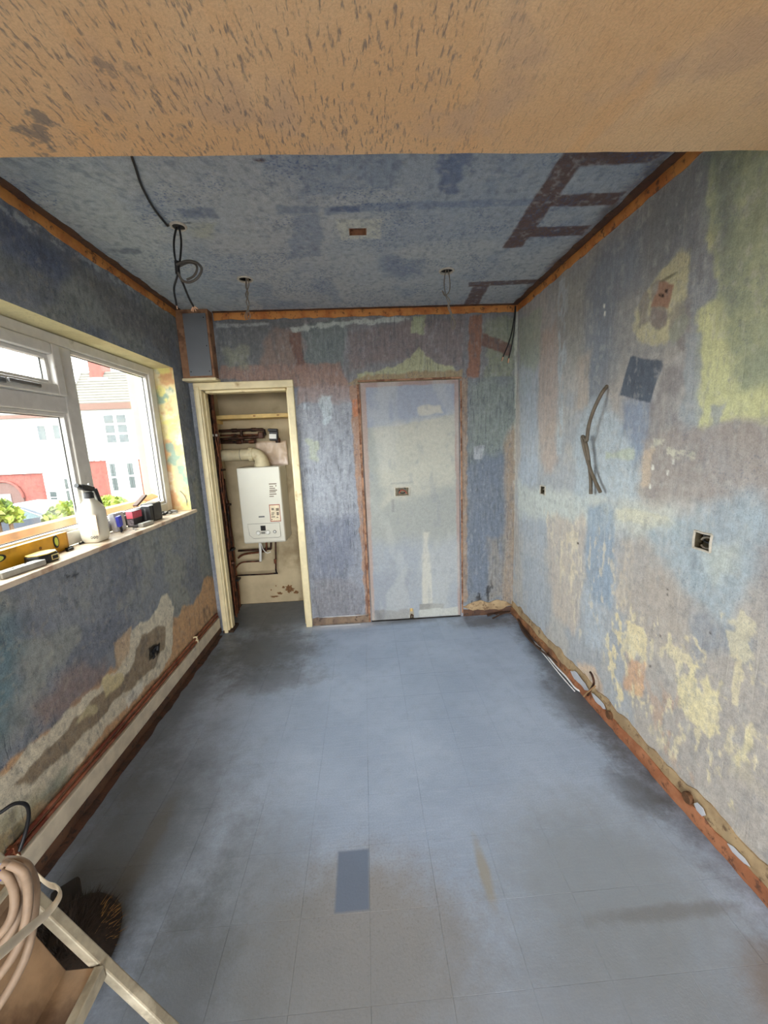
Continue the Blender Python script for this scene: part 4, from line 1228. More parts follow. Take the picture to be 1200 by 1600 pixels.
cab = [('surface_lead', BLACKCAB, tubepx([(x, y, 'z', H - .008) for x, y in ((205, 242), (212, 262), (222, 292), (240, 325), (262, 353))], .0045)),
       ('hanging_lead', BLACKCAB, tubepx([(x, y, 'y', 1.955) for x, y in ((277, 350), (272, 375), (273, 400), (278, 425), (272, 450), (275, 472), (276, 478))], .0045)),
       ('hanging_lead', BLACKCAB, tubepx([(x, y, 'y', 1.95) for x, y in ((279, 350), (283, 375), (282, 400), (279, 425), (287, 445), (295, 465), (303, 480))], .0045)),
       ('cable_loop', mat('dark_grey_cable', (80, 76, 70), .5), tubepx([(x, y, 'y', 1.94) for x, y in ((276, 414), (290, 408), (306, 410), (315, 420), (309, 434), (296, 441), (285, 438), (278, 426))], .0055)),
       ('cable_loop', mat('dark_grey_cable', (80, 76, 70), .5), tubepx([(x, y, 'y', 1.96) for x, y in ((277, 418), (292, 411), (304, 412), (308, 420), (303, 431), (292, 437))], .005)),
       ('tape_binding', BLACK, tubepx([(x, y, 'y', 1.95) for x, y in ((276, 408), (278, 428))], .011))]
for k, (dx, dy) in enumerate(((-3, 8), (0, 9), (4, 8), (7, 5))):
    cab.append(('wire_end', BRAIDW, tubepx([(302, 478, 'y', 1.95), (302 + dx * .7, 478 + dy * .6, 'y', 1.95), (302 + dx, 478 + dy, 'y', 1.95)], .0025, 6)))
cab.append(('wire_end', BRAIDW, tubepx([(276, 477, 'y', 1.955), (277, 483, 'y', 1.955)], .003, 6)))
MB().box((-.80, 1.935, H - .006), (-.752, 1.975, H - .0005)).build('ceiling_mark', BLACK, ceiling, bevel=.002)
cable('hanging_cable', 'knotted black and grey cable hanging from the ceiling nearest the window', (-.776, 1.955, 2.1), cab)
cable('hanging_cable', 'thin twisted wires hanging from the ceiling hole above the boiler cupboard', (-.652, 2.523, 2.2),
      [('wire', GREYCAB, tubepx([(x, y, 'y', 2.523) for x, y in pts], .003, 6)) for pts in
       (((385, 432), (384, 448), (388, 458), (385, 470), (387, 482), (383, 492), (384, 499)), ((386, 432), (389, 446), (384, 460), (389, 472), (388, 484), (391, 494), (388, 499)),
        ((384, 432), (386, 450), (387, 464), (389, 478), (386, 490), (387, 498)))])
cable('hanging_cable', 'looped thin wires hanging from the ceiling hole above the boarded doorway', (.547, 2.472, 2.2),
      [('wire', GREYCAB, tubepx([(x, y, 'y', 2.472) for x, y in pts], .003, 6)) for pts in
       (((697, 420), (694, 440), (696, 458), (703, 470), (700, 480), (706, 494), (711, 508), (709, 514), (705, 508), (706, 492)),
        ((700, 420), (703, 440), (702, 455), (695, 462), (691, 454), (698, 466), (703, 482), (708, 496), (712, 505), (708, 511)))])
XW = XR - .012
cable('wall_cable', 'bent grey-brown cables sticking out of the wall below the dark rounded patch', (XW, 1.95, 1.2),
      [('cable', TAUPE, tubepx([(x, y, 'x', XR - d) for x, y, d in ((949, 603, .0), (940, 615, .03), (928, 640, .05), (920, 665, .05), (917, 688, .045))], .009)),
       ('cable', TAUPE, tubepx([(x, y, 'x', XR - d) for x, y, d in ((917, 690, .045), (911, 682, .05), (910, 686, .05), (914, 705, .045), (922, 732, .035), (930, 752, .03), (938, 769, .03))], .009)),
       ('cable', TAUPE, tubepx([(x, y, 'x', XR - d) for x, y, d in ((914, 688, .04), (918, 705, .04), (921, 730, .03), (923, 750, .025), (923, 772, .025))], .009))])
cable('corner_cable', 'pair of thin dark cables hanging in the corner above the end wall', (1.2, 3.05, 2.2),
      [('cable', BLACKCAB, tubepx([(x, y, 'y', 3.045) for x, y in ((805, 478), (803, 500), (797, 530), (786, 558))], .004, 6)),
       ('cable', BLACKCAB, tubepx([(x, y, 'y', 3.05) for x, y in ((806, 478), (804, 510), (800, 538), (795, 560))], .004, 6)),
       ('bare_end', BRAIDW, tubepx([(786, 558, 'y', 3.045), (784, 564, 'y', 3.045)], .005, 6)),
       ('bare_end', BRAIDW, tubepx([(795, 560, 'y', 3.05), (794, 567, 'y', 3.05)], .005, 6))])
cable('wall_cable', 'black cable looping out of the window wall low down beside the stepladder', (XL + .05, 1.2, .2),
      [('cable', BLACKCAB, tubepx([(x, y, 'x', XL + d) for x, y, d in ((-30, 1290, .02), (0, 1270, .05), (22, 1256, .07), (40, 1257, .07), (45, 1272, .06), (40, 1300, .04), (30, 1330, .03))], .006))])
fl_ = .008
cable('floor_cable', 'white cable lying along the foot of the patchy wall', (1.16, 2.3, 0),
      [('cable', mat('white_cable', (222, 222, 222), .5), tubepx([(x, y, 'z', fl_) for x, y in ((834, 1003), (850, 1018), (868, 1040), (885, 1058), (900, 1076), (918, 1084))], .006)),
       ('cable', mat('white_cable', (222, 222, 222), .5), tubepx([(x, y, 'z', fl_) for x, y in ((838, 1008), (856, 1030), (876, 1055), (898, 1080))], .004))])
cable('floor_cable', 'tangle of brown cables lying in the far corner on the floor', (1.1, 2.95, 0),
      [('cable', mat('brown_cable', (70, 50, 38), .6, var=.25), tubepx([(x, y, 'z', .014 + .006 * k) for x, y in pts], .0065)) for k, pts in enumerate(
          (((762, 962), (780, 956), (798, 952), (808, 960), (815, 975), (828, 995), (836, 1008)), ((770, 966), (788, 958), (802, 958), (812, 972), (822, 990), (834, 1006), (845, 1014)),
           ((775, 960), (792, 952), (806, 955), (816, 985), (840, 1012), (862, 1028), (872, 1036))))])
cable('floor_cable', 'short dark cable stub poking up by the orange brick edge', (1.19, 2.15, 0),
      [('cable', DARKPIPE, tubepx([(x, y, 'x', XR - .03) for x, y in ((918, 1086), (924, 1076), (928, 1066), (925, 1055), (922, 1050))], .006)),
       ('cable', mat('tan_cable', (150, 118, 84), .6), tubepx([(x, y, 'x', XR - .035) for x, y in ((912, 1088), (920, 1080), (930, 1072))], .005))])

# ---- socket back boxes
METALB = mat('metal_back_box', (112, 104, 84), .5, .5, var=.2, scale=60)


def back_box(axis, plane, h, depth, label, name='socket_box'):
    """recess behind a hole h = (u0,u1,z0,z1)"""
    u0, u1, z0, z1 = h

    def P(u, d, z): return (plane + d, u, z) if axis == 'x' else (u, plane + d, z)
    t = thing(name, P((u0 + u1) / 2, 0, z0), label, 'socket box')
    m_ = MB(); e = .002
    m_.box(P(u0, .001, z0), P(u0 + e, depth, z1)).box(P(u1 - e, .001, z0), P(u1, depth, z1)).box(P(u0, .001, z0), P(u1, depth, z0 + e)).box(P(u0, .001, z1 - e), P(u1, depth, z1))
    m_.box(P(u0, depth, z0), P(u1, depth + e, z1))
    m_.build('box', METALB, t)
    r = MB()
    for a, b in (((u0, z0), (u1, z0)), ((u1, z0), (u1, z1)), ((u1, z1), (u0, z1)), ((u0, z1), (u0, z0))):
        r.tube([P(a[0], -.001, a[1]), P((a[0] + b[0]) / 2 + random.uniform(-.002, .002), -.002, (a[1] + b[1]) / 2 + random.uniform(-.002, .002)), P(b[0], -.001, b[1])], .0045, 6)
    r.build('torn_rim', TORN, t, smooth=True)
    cu, cz, w = (u0 + u1) / 2, (z0 + z1) / 2, (u1 - u0)
    for k, rad in enumerate((.3, .22)):
        pts = [P(cu + w * rad * math.cos(q_) + w * .05 * k, .012 + .012 * math.sin(q_ * .5) + .006 * k, cz - .008 + .016 * k + w * rad * math.sin(q_)) for q_ in [.4 + 2 * math.pi * i / 14 for i in range(13)]]
        MB().tube(spline(pts, 3), .0045, 8).build('cable_coil', GREYCAB if k == 0 else BLACKCAB, t, smooth=True)
    return t


back_box('x', XR, SOCK_A, .035, 'larger open metal socket box with coiled cable in the patchy wall')
back_box('x', XR, SOCK_B, .035, 'small open socket box in the patchy wall near the far corner')
sp = back_box('y', YB - .004, SOCK_P, .03, 'open socket cut-out in the middle of the plasterboard sheet')
MB().tube(spline([(.27, YB + .008, 1.10), (.29, YB + .0, 1.125), (.32, YB + .004, 1.115), (.335, YB + .012, 1.095)], 5), .005, 8).build('red_wire', mat('dull_red_wire', (150, 80, 66), .6), sp, smooth=True)
lo = thing('cable_outlet', (.342, YB, .012), 'small notch with brown cable at the foot of the plasterboard', 'outlet')
MB().box((.322, YB + .012, .012), (.362, YB + .016, .1)).build('backing', mat('pale_backing', (176, 168, 150), .8), lo)
MB().tube(spline([(.335, YB + .008, .012), (.338, YB, .04), (.352, YB - .002, .035), (.35, YB + .005, .012)], 5), .005, 8).build('cable', DARKPIPE, lo, smooth=True)
MB().box((.33, YB + .002, .07), (.35, YB + .01, .1)).build('wood_chip', WOODP, lo, bevel=.003)
ls = pix(240, 1017, 'x', XL)
lo = thing('broken_socket', (XL, ls.y, ls.z - .03), 'broken black socket remains in the cream scar below the window', 'socket')
MB().obox((XL + .004, ls.y, ls.z), (.012, .04, .03), rx=.3).build('backplate', BLACK, lo, bevel=.003)
MB().obox((XL + .014, ls.y + .015, ls.z + .008), (.016, .012, .03), rx=-.4).build('broken_tab', BLACK, lo, bevel=.003)
MB().tube(spline([(XL + .008, ls.y - .02, ls.z - .01), (XL + .02, ls.y - .03, ls.z - .02), (XL + .01, ls.y - .035, ls.z - .03)], 4), .004, 6).build('wire_stub', BLACK, lo, smooth=True)

# ---- things on the window sill
Z = SILL
YEL = mat('yellow_level_enamel', (206, 154, 34), .4, var=.1, scale=20, c2=(170, 120, 30), c2t=(.6, .75))
VIAL = mat('green_vial', (206, 214, 90), .2, var=.1)
lv = thing('spirit_level', (-1.40, 1.5, Z), 'yellow box spirit level lying on edge along the sill', 'spirit level')
MB().box((-1.417, 1.16, Z + .001), (-1.392, 1.80, Z + .082)).build('beam', YEL, lv, bevel=.003)
MB().box((-1.418, 1.797, Z + .0012), (-1.391, 1.806, Z + .0815)).build('end_cap', mat('ochre_end_cap', (176, 128, 44), .5), lv, bevel=.002)
for y, zc, hz, hy in ((1.735, .052, .022, .011), (1.46, .056, .011, .024)):
    pts = [(-1.3915, y + hy * 1.35 * math.cos(a), Z + zc + hz * 1.3 * math.sin(a)) for a in [2 * math.pi * k / 20 for k in range(20)]]
    r_ = MB().prism(pts, (.002, 0, 0)).build('vial_housing', BLACK, lv)
    pts = [(-1.3895, y + hy * .8 * math.cos(a), Z + zc + hz * .9 * math.sin(a)) for a in [2 * math.pi * k / 16 for k in range(16)]]
    MB().prism(pts, (.002, 0, 0)).build('vial', VIAL, r_)
MB().lathe((-1.3915, 1.65, Z + .045), [(.007, 0), (.007, .001)], (1, 0, 0), 10).build('hole', mat('brown_hole', (120, 82, 30), .7), lv)

tm = thing('tape_measure', (-1.335, 1.60, Z), 'black and yellow tape measure lying on the sill in front of the level', 'tape measure')
tmp = [(-1.375, 1.545), (-1.35, 1.53), (-1.315, 1.54), (-1.3, 1.57), (-1.3, 1.62), (-1.325, 1.648), (-1.36, 1.645), (-1.377, 1.61)]
MB().prism([(x, y, Z + .001) for x, y in tmp], (0, 0, .034)).build('case', BLACK, tm, bevel=.004)
MB().prism([(-1.339 + (x + 1.339) * .93, 1.59 + (y - 1.59) * .93, Z + .0352) for x, y in tmp], (0, 0, .005)).build('yellow_cover', mat('pale_yellow_plastic', (222, 196, 112), .4), tm, bevel=.002)
MB().obox((-1.2985, 1.60, Z + .018), (.003, .034, .022), rz=-.2).build('label', mat('tape_label', (206, 190, 130), .5), tm)
MB().obox((-1.2968, 1.60, Z + .018), (.002, .022, .014), rz=-.2).build('label_window', BLACK, tm)
MB().box((-1.385, 1.56, Z + .001), (-1.374, 1.572, Z + .02)).build('hook', STEEL, tm)

pl = thing('steel_bracket', (-1.32, 1.44, Z), 'dusty grey steel bar lying at the sill edge, cut by the frame', 'steel bar')
MB().obox((-1.318, 1.46, Z + .0125), (.04, .17, .024), rz=-.12).build('bar', mat('dusty_grey_steel', (166, 164, 156), .5, .4, var=.12), pl, bevel=.003)
MB().obox((-1.345, 1.44, Z + .015), (.03, .12, .004), rz=-.12).build('flange', mat('dusty_grey_steel', (166, 164, 156), .5, .4), pl, bevel=.001)
for dy in (-.03, .03):
    MB().lathe((-1.32 - dy * .1, 1.46 + dy, Z + .0247), [(.004, 0), (.004, .0012)], n=8).build('hole', BLACK, pl)
for k, (x, y, lab) in enumerate(((-1.385, 1.80, 'larger black plastic scrap behind the tape measure on the sill'), (-1.36, 1.77, 'small black wall plug beside the tape measure'), (-1.395, 1.90, 'short black plug on the sill below the spray bottle'))):
    c = thing('plastic_plug', (x, y, Z), lab, 'wall plug', 'black plastic bits on the sill')
    MB().tube([(x, y - .02, Z + .006), (x + .002, y, Z + .008), (x - .004, y + .018, Z + .006)], [.004, .007, .005], 8).build('body', BLACK, c, smooth=True)
    MB().lathe((x, y - .02, Z + .006), [(.006, 0), (.007, .003)], (0, -1, 0), 8).build('flange', BLACK, c)

# spray bottle
sb = thing('spray_bottle', (-1.362, 1.945, Z), 'white plastic spray bottle with black trigger head standing on the sill', 'spray bottle')
BOT = mat('milky_plastic', (222, 218, 202), .4, var=.04, scale=10)
prof = [(.80, 0), (.92, .006), (1, .03), (1, .15), (.96, .165), (.62, .195), (.36, .208), (.33, .216)]
vs, fs = [], []
nn = 24
for k, h in prof:
    for i in range(nn):
        q = 2 * math.pi * i / nn
        sx = math.copysign(abs(math.cos(q)) ** .55, math.cos(q)); sy = math.copysign(abs(math.sin(q)) ** .55, math.sin(q))
        vs.append((-1.362 + sx * .046 * k, 1.945 + sy * .058 * k, Z + .001 + h))
for j in range(len(prof) - 1):
    for i in range(nn): fs.append((j * nn + i, j * nn + (i + 1) % nn, (j + 1) * nn + (i + 1) % nn, (j + 1) * nn + i))
fs += [tuple(range(nn - 1, -1, -1)), tuple((len(prof) - 1) * nn + i for i in range(nn))]
MB().add(vs, fs).build('bottle', BOT, sb, smooth=True)
MB().lathe((-1.362, 1.945, Z + .217), [(.021, 0), (.021, .026), (.016, .03)], n=16).build('cap', BLACK, sb, smooth=True)
MB().obox((-1.362, 1.94, Z + .268), (.026, .085, .026), rx=-.25).build('spray_head', BLACK, sb, bevel=.006)
MB().cyl((-1.362, 1.895, Z + .281), (-1.362, 1.875, Z + .287), .011, 10).build('nozzle', BLACK, sb, smooth=True)
MB().obox((-1.355, 1.995, Z + .213), (.02, .02, .10), rx=.28).build('trigger', BLACK, sb, bevel=.006)
MB().tube(spline([(-1.355, 1.945, Z + .288), (-1.355, 1.965, Z + .26), (-1.352, 1.985, Z + .19), (-1.352, 1.99, Z + .17)], 5), .004, 7).build('dip_tube', WHITEP, sb, smooth=True)
MB().obox((-1.33, 1.8895, Z + .09), (.045, .002, .1)).build('label', mat('faded_label', (212, 178, 150), .6, var=.15, scale=80), sb)
DK = mat('dark_marks', (70, 66, 64), .6)
mk = MB()
for i in range(3):
    mk.tube([(-1.343 + .012 * i + .004 * math.cos(q), 1.8882, Z + .03 + .006 * math.sin(q)) for q in [2 * math.pi * k / 10 for k in range(10)]], .0013, 5, closed=True)
mk.build('printed_marks', DK, sb)

# right-hand group of small things
cb_ = thing('carton', (-1.40, 2.17, Z), 'pale grey carton leaning on the window behind the blue handle', 'carton')
MB().obox((-1.398, 2.185, Z + .052), (.028, .085, .1), ry=-.08).build('box', mat('pale_grey_card', (206, 204, 206), .6), cb_, bevel=.002)
MB().obox((-1.392, 2.185, Z + .1035), (.03, .087, .003), ry=-.08).build('flap', mat('pale_grey_card', (206, 204, 206), .6), cb_)
bl = thing('scraper', (-1.355, 2.12, Z), 'scraper with blue plastic handle and dark blade standing on the sill', 'scraper')
MB().obox((-1.352, 2.125, Z + .064), (.018, .034, .06), rx=.1).build('handle', mat('blue_plastic', (64, 70, 186), .35), bl, bevel=.006)
MB().obox((-1.35, 2.128, Z + .02), (.008, .016, .036), rx=.15).build('blade', mat('dark_steel', (52, 50, 60), .4, .5), bl, bevel=.002)
ty = thing('steel_hinge', (-1.315, 2.30, Z), 'flat grey steel hinge lying on the sill before the red packet', 'steel hinge')  # loose hinge: two leaves and a pin
MB().obox((-1.312, 2.30, Z + .012), (.03, .10, .022), rz=-.1).build('leaf', mat('dusty_grey_steel', (166, 164, 156), .5, .4), ty, bevel=.003)
MB().obox((-1.345, 2.28, Z + .008), (.03, .07, .012), rz=-.1).build('leaf', DK, ty, bevel=.002)
MB().cyl((-1.331, 2.25, Z + .012), (-1.327, 2.34, Z + .012), .006, 8).build('pin', STEEL, ty, smooth=True)
for k, (x, y, lab) in enumerate(((-1.33, 2.20, 'tiny steel screw on the sill under the blue handle'), (-1.30, 2.17, 'tiny steel screw nearest the sill edge'))):
    sc_ = thing('screw', (x, y, Z), lab, 'screw', 'loose screws on the sill')
    MB().tube([(x, y, Z + .003), (x + .01, y + .022, Z + .0022)], [.0025, .001], 6).build('shank', STEEL, sc_)
    MB().lathe((x, y, Z + .004), [(.0045, 0), (.003, .003)], (-.4, -.9, 0), 8).build('head', STEEL, sc_)
pk = thing('fixings_packet', (-1.375, 2.31, Z), 'red and black fixings packet standing on the sill', 'packet')
MB().box((-1.405, 2.275, Z + .001), (-1.365, 2.365, Z + .092)).build('carton', mat('dark_carton', (52, 48, 52), .5, var=.15), pk, bevel=.002)
MB().box((-1.3648, 2.277, Z + .05), (-1.364, 2.363, Z + .09)).box((-1.403, 2.2742, Z + .05), (-1.367, 2.275, Z + .09)).build('red_print', mat('red_print', (214, 92, 106), .5, var=.12, scale=140), pk)
MB().box((-1.403, 2.2742, Z + .008), (-1.367, 2.275, Z + .044)).build('grey_print', mat('grey_photo_print', (126, 118, 122), .5, var=.5, scale=110), pk)
bb = thing('black_box', (-1.355, 2.40, Z), 'upright narrow black box with white lid edge beside the red packet', 'box')
MB().box((-1.375, 2.382, Z + .001), (-1.325, 2.415, Z + .104)).build('body', BLACK, bb, bevel=.002)
MB().box((-1.38, 2.372, Z + .1045), (-1.32, 2.418, Z + .109)).build('lid', WHITEP, bb, bevel=.001)
MB().box((-1.36, 2.3812, Z + .02), (-1.35, 2.382, Z + .09)).build('stripe', mat('grey_stripe', (84, 84, 84), .5), bb)
ch = thing('battery_charger', (-1.375, 2.5, Z), 'black ribbed tool charger with pale lettering strips near the sill end', 'charger')
MB().box((-1.413, 2.44, Z + .001), (-1.335, 2.54, Z + .112)).build('body', BLACK, ch, bevel=.006)
for k in range(4):
    MB().box((-1.40, 2.4386, Z + .05 + .014 * k), (-1.35, 2.44, Z + .0555 + .014 * k)).build('rib', mat('dull_tan_print', (120, 96, 70), .6), ch)
MB().tube(spline([(-1.36, 2.54, Z + .02), (-1.34, 2.56, Z + .04), (-1.35, 2.585, Z + .02)], 4), .004, 7).build('lead', BLACKCAB, ch, smooth=True)
cd = MB()
cd.obox((-1.392, 2.52, Z + .142), (.045, .14, .003), rx=.1, ry=.5).build('cardboard_scrap', mat('brown_cardboard', (206, 150, 96), .8, var=.08), label='torn brown cardboard scrap lying on the black charger', cat='cardboard')
wd = thing('dark_wood_wedge', (-1.39, 2.42, Z + .11), 'dark wooden wedge tilted up on the black charger', 'wedge')
MB().beam((-1.395, 2.36, Z + .113), (-1.385, 2.46, Z + .165), .03, .012).build('wedge', mat('dark_wood', (82, 60, 48), .7, var=.2), wd, bevel=.002)
gc = thing('crumpled_tape', (-1.36, 2.68, Z), 'crumpled grey and black tape scraps at the far end of the sill', 'tape scraps')
for k in range(7):
    a = random.uniform(0, 6.28); cx, cy_ = -1.36 + random.uniform(-.03, .03), 2.68 + random.uniform(-.05, .05)
    pts = [(cx + .028 * math.cos(a + t) * (1 - t * .1), cy_ + .03 * math.sin(a + t * 1.3), Z + .008 + .012 * abs(math.sin(t * 1.1 + k))) for t in [.5 * i for i in range(8)]]
    MB().tube(spline(pts, 3), .0065, 6, flat=(0, 0, 1)).build('scrap', (BLACK, mat('grey_tape', (140, 138, 136), .5), WHITEP)[k % 3], gc, smooth=True)
MB().tube(spline([pix(x, y, 'y', WIN[1] - .006) for x, y in ((281, 767), (287, 773), (291, 781), (292, 790))], 5), .002, 6).build(
    'wire_scrap', GREYCAB, smooth=True, label='thin curved wire against the window reveal', cat='wire')

# ---- stepladder
ALU = mat('dusty_aluminium', (168, 160, 140), .5, .35, var=.2, scale=30, c2=(206, 198, 176), c2t=(.55, .66), bmp=.15)
PLY = mat('dirty_plywood', (146, 120, 92), .75, var=.25, scale=14, c2=(88, 66, 48), c2t=(.5, .68), bmp=.2)
lad = thing('stepladder', (-.5, .43, 0), 'dusty stepladder with plywood treads in the near corner', 'stepladder')
sx0, sz0, sx1, sz1 = -.303, 0.0, -.735, .768
sd = Vector((sx1 - sx0, 0, sz1 - sz0)).normalized()


def on_st(z): return sx0 + (sx1 - sx0) * (z - sz0) / (sz1 - sz0)


for y in (.632, .25):
    MB().beam((sx0, y, .004), (sx1, y, sz1), .02, .022, (1, 0, .5)).build('stile', ALU, lad, bevel=.003)
    MB().beam((-.98, y - (.03 if y > .5 else -.03), .004), (sx1 - .02, y - (.03 if y > .5 else -.03), sz1 - .03), .02, .035, (1, 0, .5)).build('rear_leg', ALU, lad, bevel=.003)
for z in (.26, .51):
    xf = on_st(z)
    td = MB().box((xf - .12, .262, z - .022), (xf + .012, .62, z - .002)).build('tread', PLY, lad, bevel=.002)
    MB().box((xf + .006, .262, z - .03), (xf + .024, .62, z + .001)).build('tread_nosing', ALU, td, bevel=.002)
    MB().box((xf - .122, .262, z - .05), (xf - .116, .62, z - .022)).build('tread_back', PLY, td)
MB().box((-.96, .245, .70), (-.69, .645, .722)).build('platform', PLY, lad, bevel=.003)
MB().box((-.699, .245, .722), (-.689, .645, .735)).build('platform_rail', ALU, lad, bevel=.002)
MB().prism([(-.72, .262, .70), (-.735, .262, .69), (-.652, .262, .495), (-.637, .262, .505)], (0, .358, 0)).build('riser_board', PLY, lad, bevel=.002)
MB().box((-.652, .262, .12), (-.64, .62, .46)).build('riser_board', PLY, lad, bevel=.002)
MB().beam((-.86, .62, .30), (on_st(.3), .62, .30), .016, .025).build('spreader', ALU, lad)
hpts = [pix(-30, 1512, 'y', .37), pix(0, 1490, 'y', .42), pix(35, 1460, 'y', .48), pix(72, 1429, 'y', .55), pix(88, 1410, 'y', .575), pix(94, 1396, 'y', .59), pix(88, 1386, 'y', .605), pix(70, 1378, 'y', .64)]
hpts.append(Vector((-.72, .66, .74)))
MB().tube(spline(hpts, 6), .0072, 10, flat=(0, .3, 1)).build('hand_rail', mat('cream_hand_rail', (214, 202, 178), .45, var=.08), lad, smooth=True)

# ---- extension lead coiled on the ladder
HOSE = mat('beige_dusty_lead', (138, 118, 98), .6, var=.12, scale=40, bmp=.1)
co = thing('extension_lead', (-.66, .58, .72), 'thick beige extension lead coiled over the top of the stepladder', 'extension lead')
for k, pts in enumerate((((8, 1345), (28, 1346), (44, 1356), (55, 1385), (54, 1420), (50, 1455), (42, 1490), (26, 1525), (8, 1556), (-15, 1590)),
                         ((4, 1350), (18, 1355), (31, 1375), (33, 1405), (25, 1440), (8, 1470), (-20, 1500)),
                         ((0, 1362), (12, 1370), (22, 1392), (22, 1420), (12, 1445), (-10, 1470)),
                         ((14, 1350), (36, 1362), (44, 1390), (42, 1430), (30, 1475), (8, 1512), (-20, 1545)))):
    yv = (.575, .56, .55, .555)[k]
    MB().tube(spline([pix(x, y, 'y', yv - .06 * max(0, (y - 1400)) / 150) for x, y in pts], 6), .0068, 10).build('coil', HOSE, co, smooth=True)
q = pix(3, 1362, 'y', .56)
MB().obox(q, (.024, .024, .018), rz=.5, rx=.3).build('plug', mat('violet_plug', (86, 78, 142), .35), co, bevel=.006)

# ---- broom head
bh = thing('broom_head', (-.93, 1.0, 0), 'dark brown bristly broom head lying on the floor beside the stepladder', 'broom')
DB = mat('dark_bristle', (38, 27, 18), .8, var=.35, scale=80)
pr_ = [(.14, .002), (.145, .02), (.13, .05), (.1, .075), (.04, .088), (.004, .09)]
MB().lathe((-.985, .955, 0), pr_, n=22, sx=1.0, sy=1.15).build('bristle_core', DB, bh, smooth=True)
br = MB(); rnd = random.Random(3)
GB = MB()
for i in range(1600):
    a = rnd.uniform(0, 6.283); e = rnd.uniform(.05, 1.35)
    d = Vector((math.cos(a) * math.cos(e), 1.15 * math.sin(a) * math.cos(e), math.sin(e) * .7))
    p0 = Vector((-.985, .955, .008)) + d * .115
    if p0.z < .006: p0.z = .006
    l = rnd.uniform(.03, .06)
    dd = (d + Vector((rnd.uniform(-.4, .4), rnd.uniform(-.4, .4), rnd.uniform(-.3, .3)))).normalized()
    p1 = p0 + dd * l
    p1.z = max(p1.z, .004)
    w = Vector((-dd.y, dd.x, .1)).normalized() * .0011
    tgt = GB if (math.cos(a) * .86 + math.sin(a) * .5 > .9 and e < .8 and rnd.random() < .7) else br
    tgt.add([p0 - w, p0 + w, p1], [(0, 1, 2)])
br.build('bristles', DB, bh)['kind'] = 'stuff'
GB.build('lit_bristles', mat('golden_lit_bristle', (168, 122, 62), .7, var=.3, scale=80), bh)['kind'] = 'stuff'  # golden colour paints light caught on one side of the bristles
MB().obox((-1.06, 1.08, .03), (.08, .16, .045), rz=.7).build('stock', mat('black_wood_stock', (34, 30, 28), .7), bh, bevel=.01)

# ================================================================== OUTSIDE
GZ = -1.35
TAR = mat('grey_street', (112, 110, 108), .9, var=.08, scale=3)
MB().box((-60, -40, GZ - .2), (40, 60, GZ)).build('street_ground', TAR, kind='structure', cat='street', label='grey street outside the window')
gw = MB().box((-4.12, -2, GZ), (-3.95, 7.2, .70)).build('garden_wall', mat('tan_garden_wall', (128, 88, 50), .85, var=.1, scale=6, c2=(112, 76, 42), bmp=.2), kind='structure',
                                                      cat='wall', label='low tan garden wall outside below the window')
WHR = mat('white_render', (206, 205, 200), .8, var=.03)
BRK = mat('red_brick', (112, 60, 52), .85, var=.12, scale=12, c2=(98, 52, 46))
SLT = mat('grey_roof_slate', (82, 79, 73), .8, var=.12, scale=6)
WFR = mat('white_window_frame', (186, 186, 184), .5, var=.02)
GLD = mat('dark_window_glass', (54, 60, 60), .15, var=.2, scale=3)
EAV = mat('brown_fascia', (86, 62, 52), .7)


def house_window(parent, x0, x1, z0, z1, y, nx=2, nz=2):
    fr_ = MB().box((x0, y - .12, z0), (x1, y + .05, z1)).build('window', WFR, parent, bevel=.01)
    w = (x1 - x0); h = (z1 - z0)
    for i in range(nx):
        for j in range(nz):
            a = x0 + w * (i + .14) / nx; b = x0 + w * (i + .86) / nx; c = z0 + h * (j + .1) / nz; d = z0 + h * (j + .9) / nz
            MB().box((a, y - .14, c), (b, y - .1, d)).build('pane', GLD, fr_)


def roof(parent, x0, x1, y, ze, depth, zr, rows):
    """sloping roof of separate slate courses"""
    base = MB().prism([(x0, y - .3, ze), (x0, y + depth, zr), (x0, y + 2 * depth, ze)], (x1 - x0, 0, 0)).build('roof', SLT, parent)
    for k in range(rows):
        t0, t1 = k / rows, (k + 1) / rows
        yy0, yy1 = y - .3 + (depth + .3) * t0, y - .3 + (depth + .3) * t1
        z0, z1 = ze + (zr - ze) * t0, ze + (zr - ze) * t1
        MB().add([(x0, yy0, z0 + .09), (x1, yy0, z0 + .09), (x1, yy1, z1 + .03), (x0, yy1, z1 + .03), (x0, yy0, z0), (x1, yy0, z0)],
                 [(0, 1, 2, 3), (4, 5, 1, 0)]).build('slate_course', SLT, base)
    return base


HY = 21.0
h1 = thing('terraced_house', (-19, HY, GZ), 'white and red terraced house with arched porch across the street', 'house', 'terraced houses across the street')
MB().box((-27, HY, .8), (-14.75, HY + 8, 3.6)).build('upper_wall', WHR, h1)
MB().box((-27, HY, GZ), (-14.75, HY + 8, .8)).build('brick_wall', BRK, h1)
MB().box((-27, HY - .12, .74), (-14.75, HY, .86)).build('string_course', WHR, h1)
roof(h1, -27, -14.75, HY, 3.62, 4, 6.2, 12)
MB().box((-27, HY - .36, 3.5), (-14.75, HY - .28, 3.66)).build('fascia', EAV, h1)
for pa, pb in (((58, 663), (79, 690)), ((82, 662), (103, 688)), ((-30, 668), (3, 690))):
    a, b = pix(*pa, 'y', HY), pix(*pb, 'y', HY)
    house_window(h1, a.x, b.x, b.z, a.z, HY, 1, 1)
a, b = pix(66, 740, 'y', HY - .6), pix(118, 790, 'y', HY - .6)
bay = MB().box((a.x, HY - .6, GZ), (b.x, HY + .1, a.z)).build('bay', WHR, h1, bevel=.03)
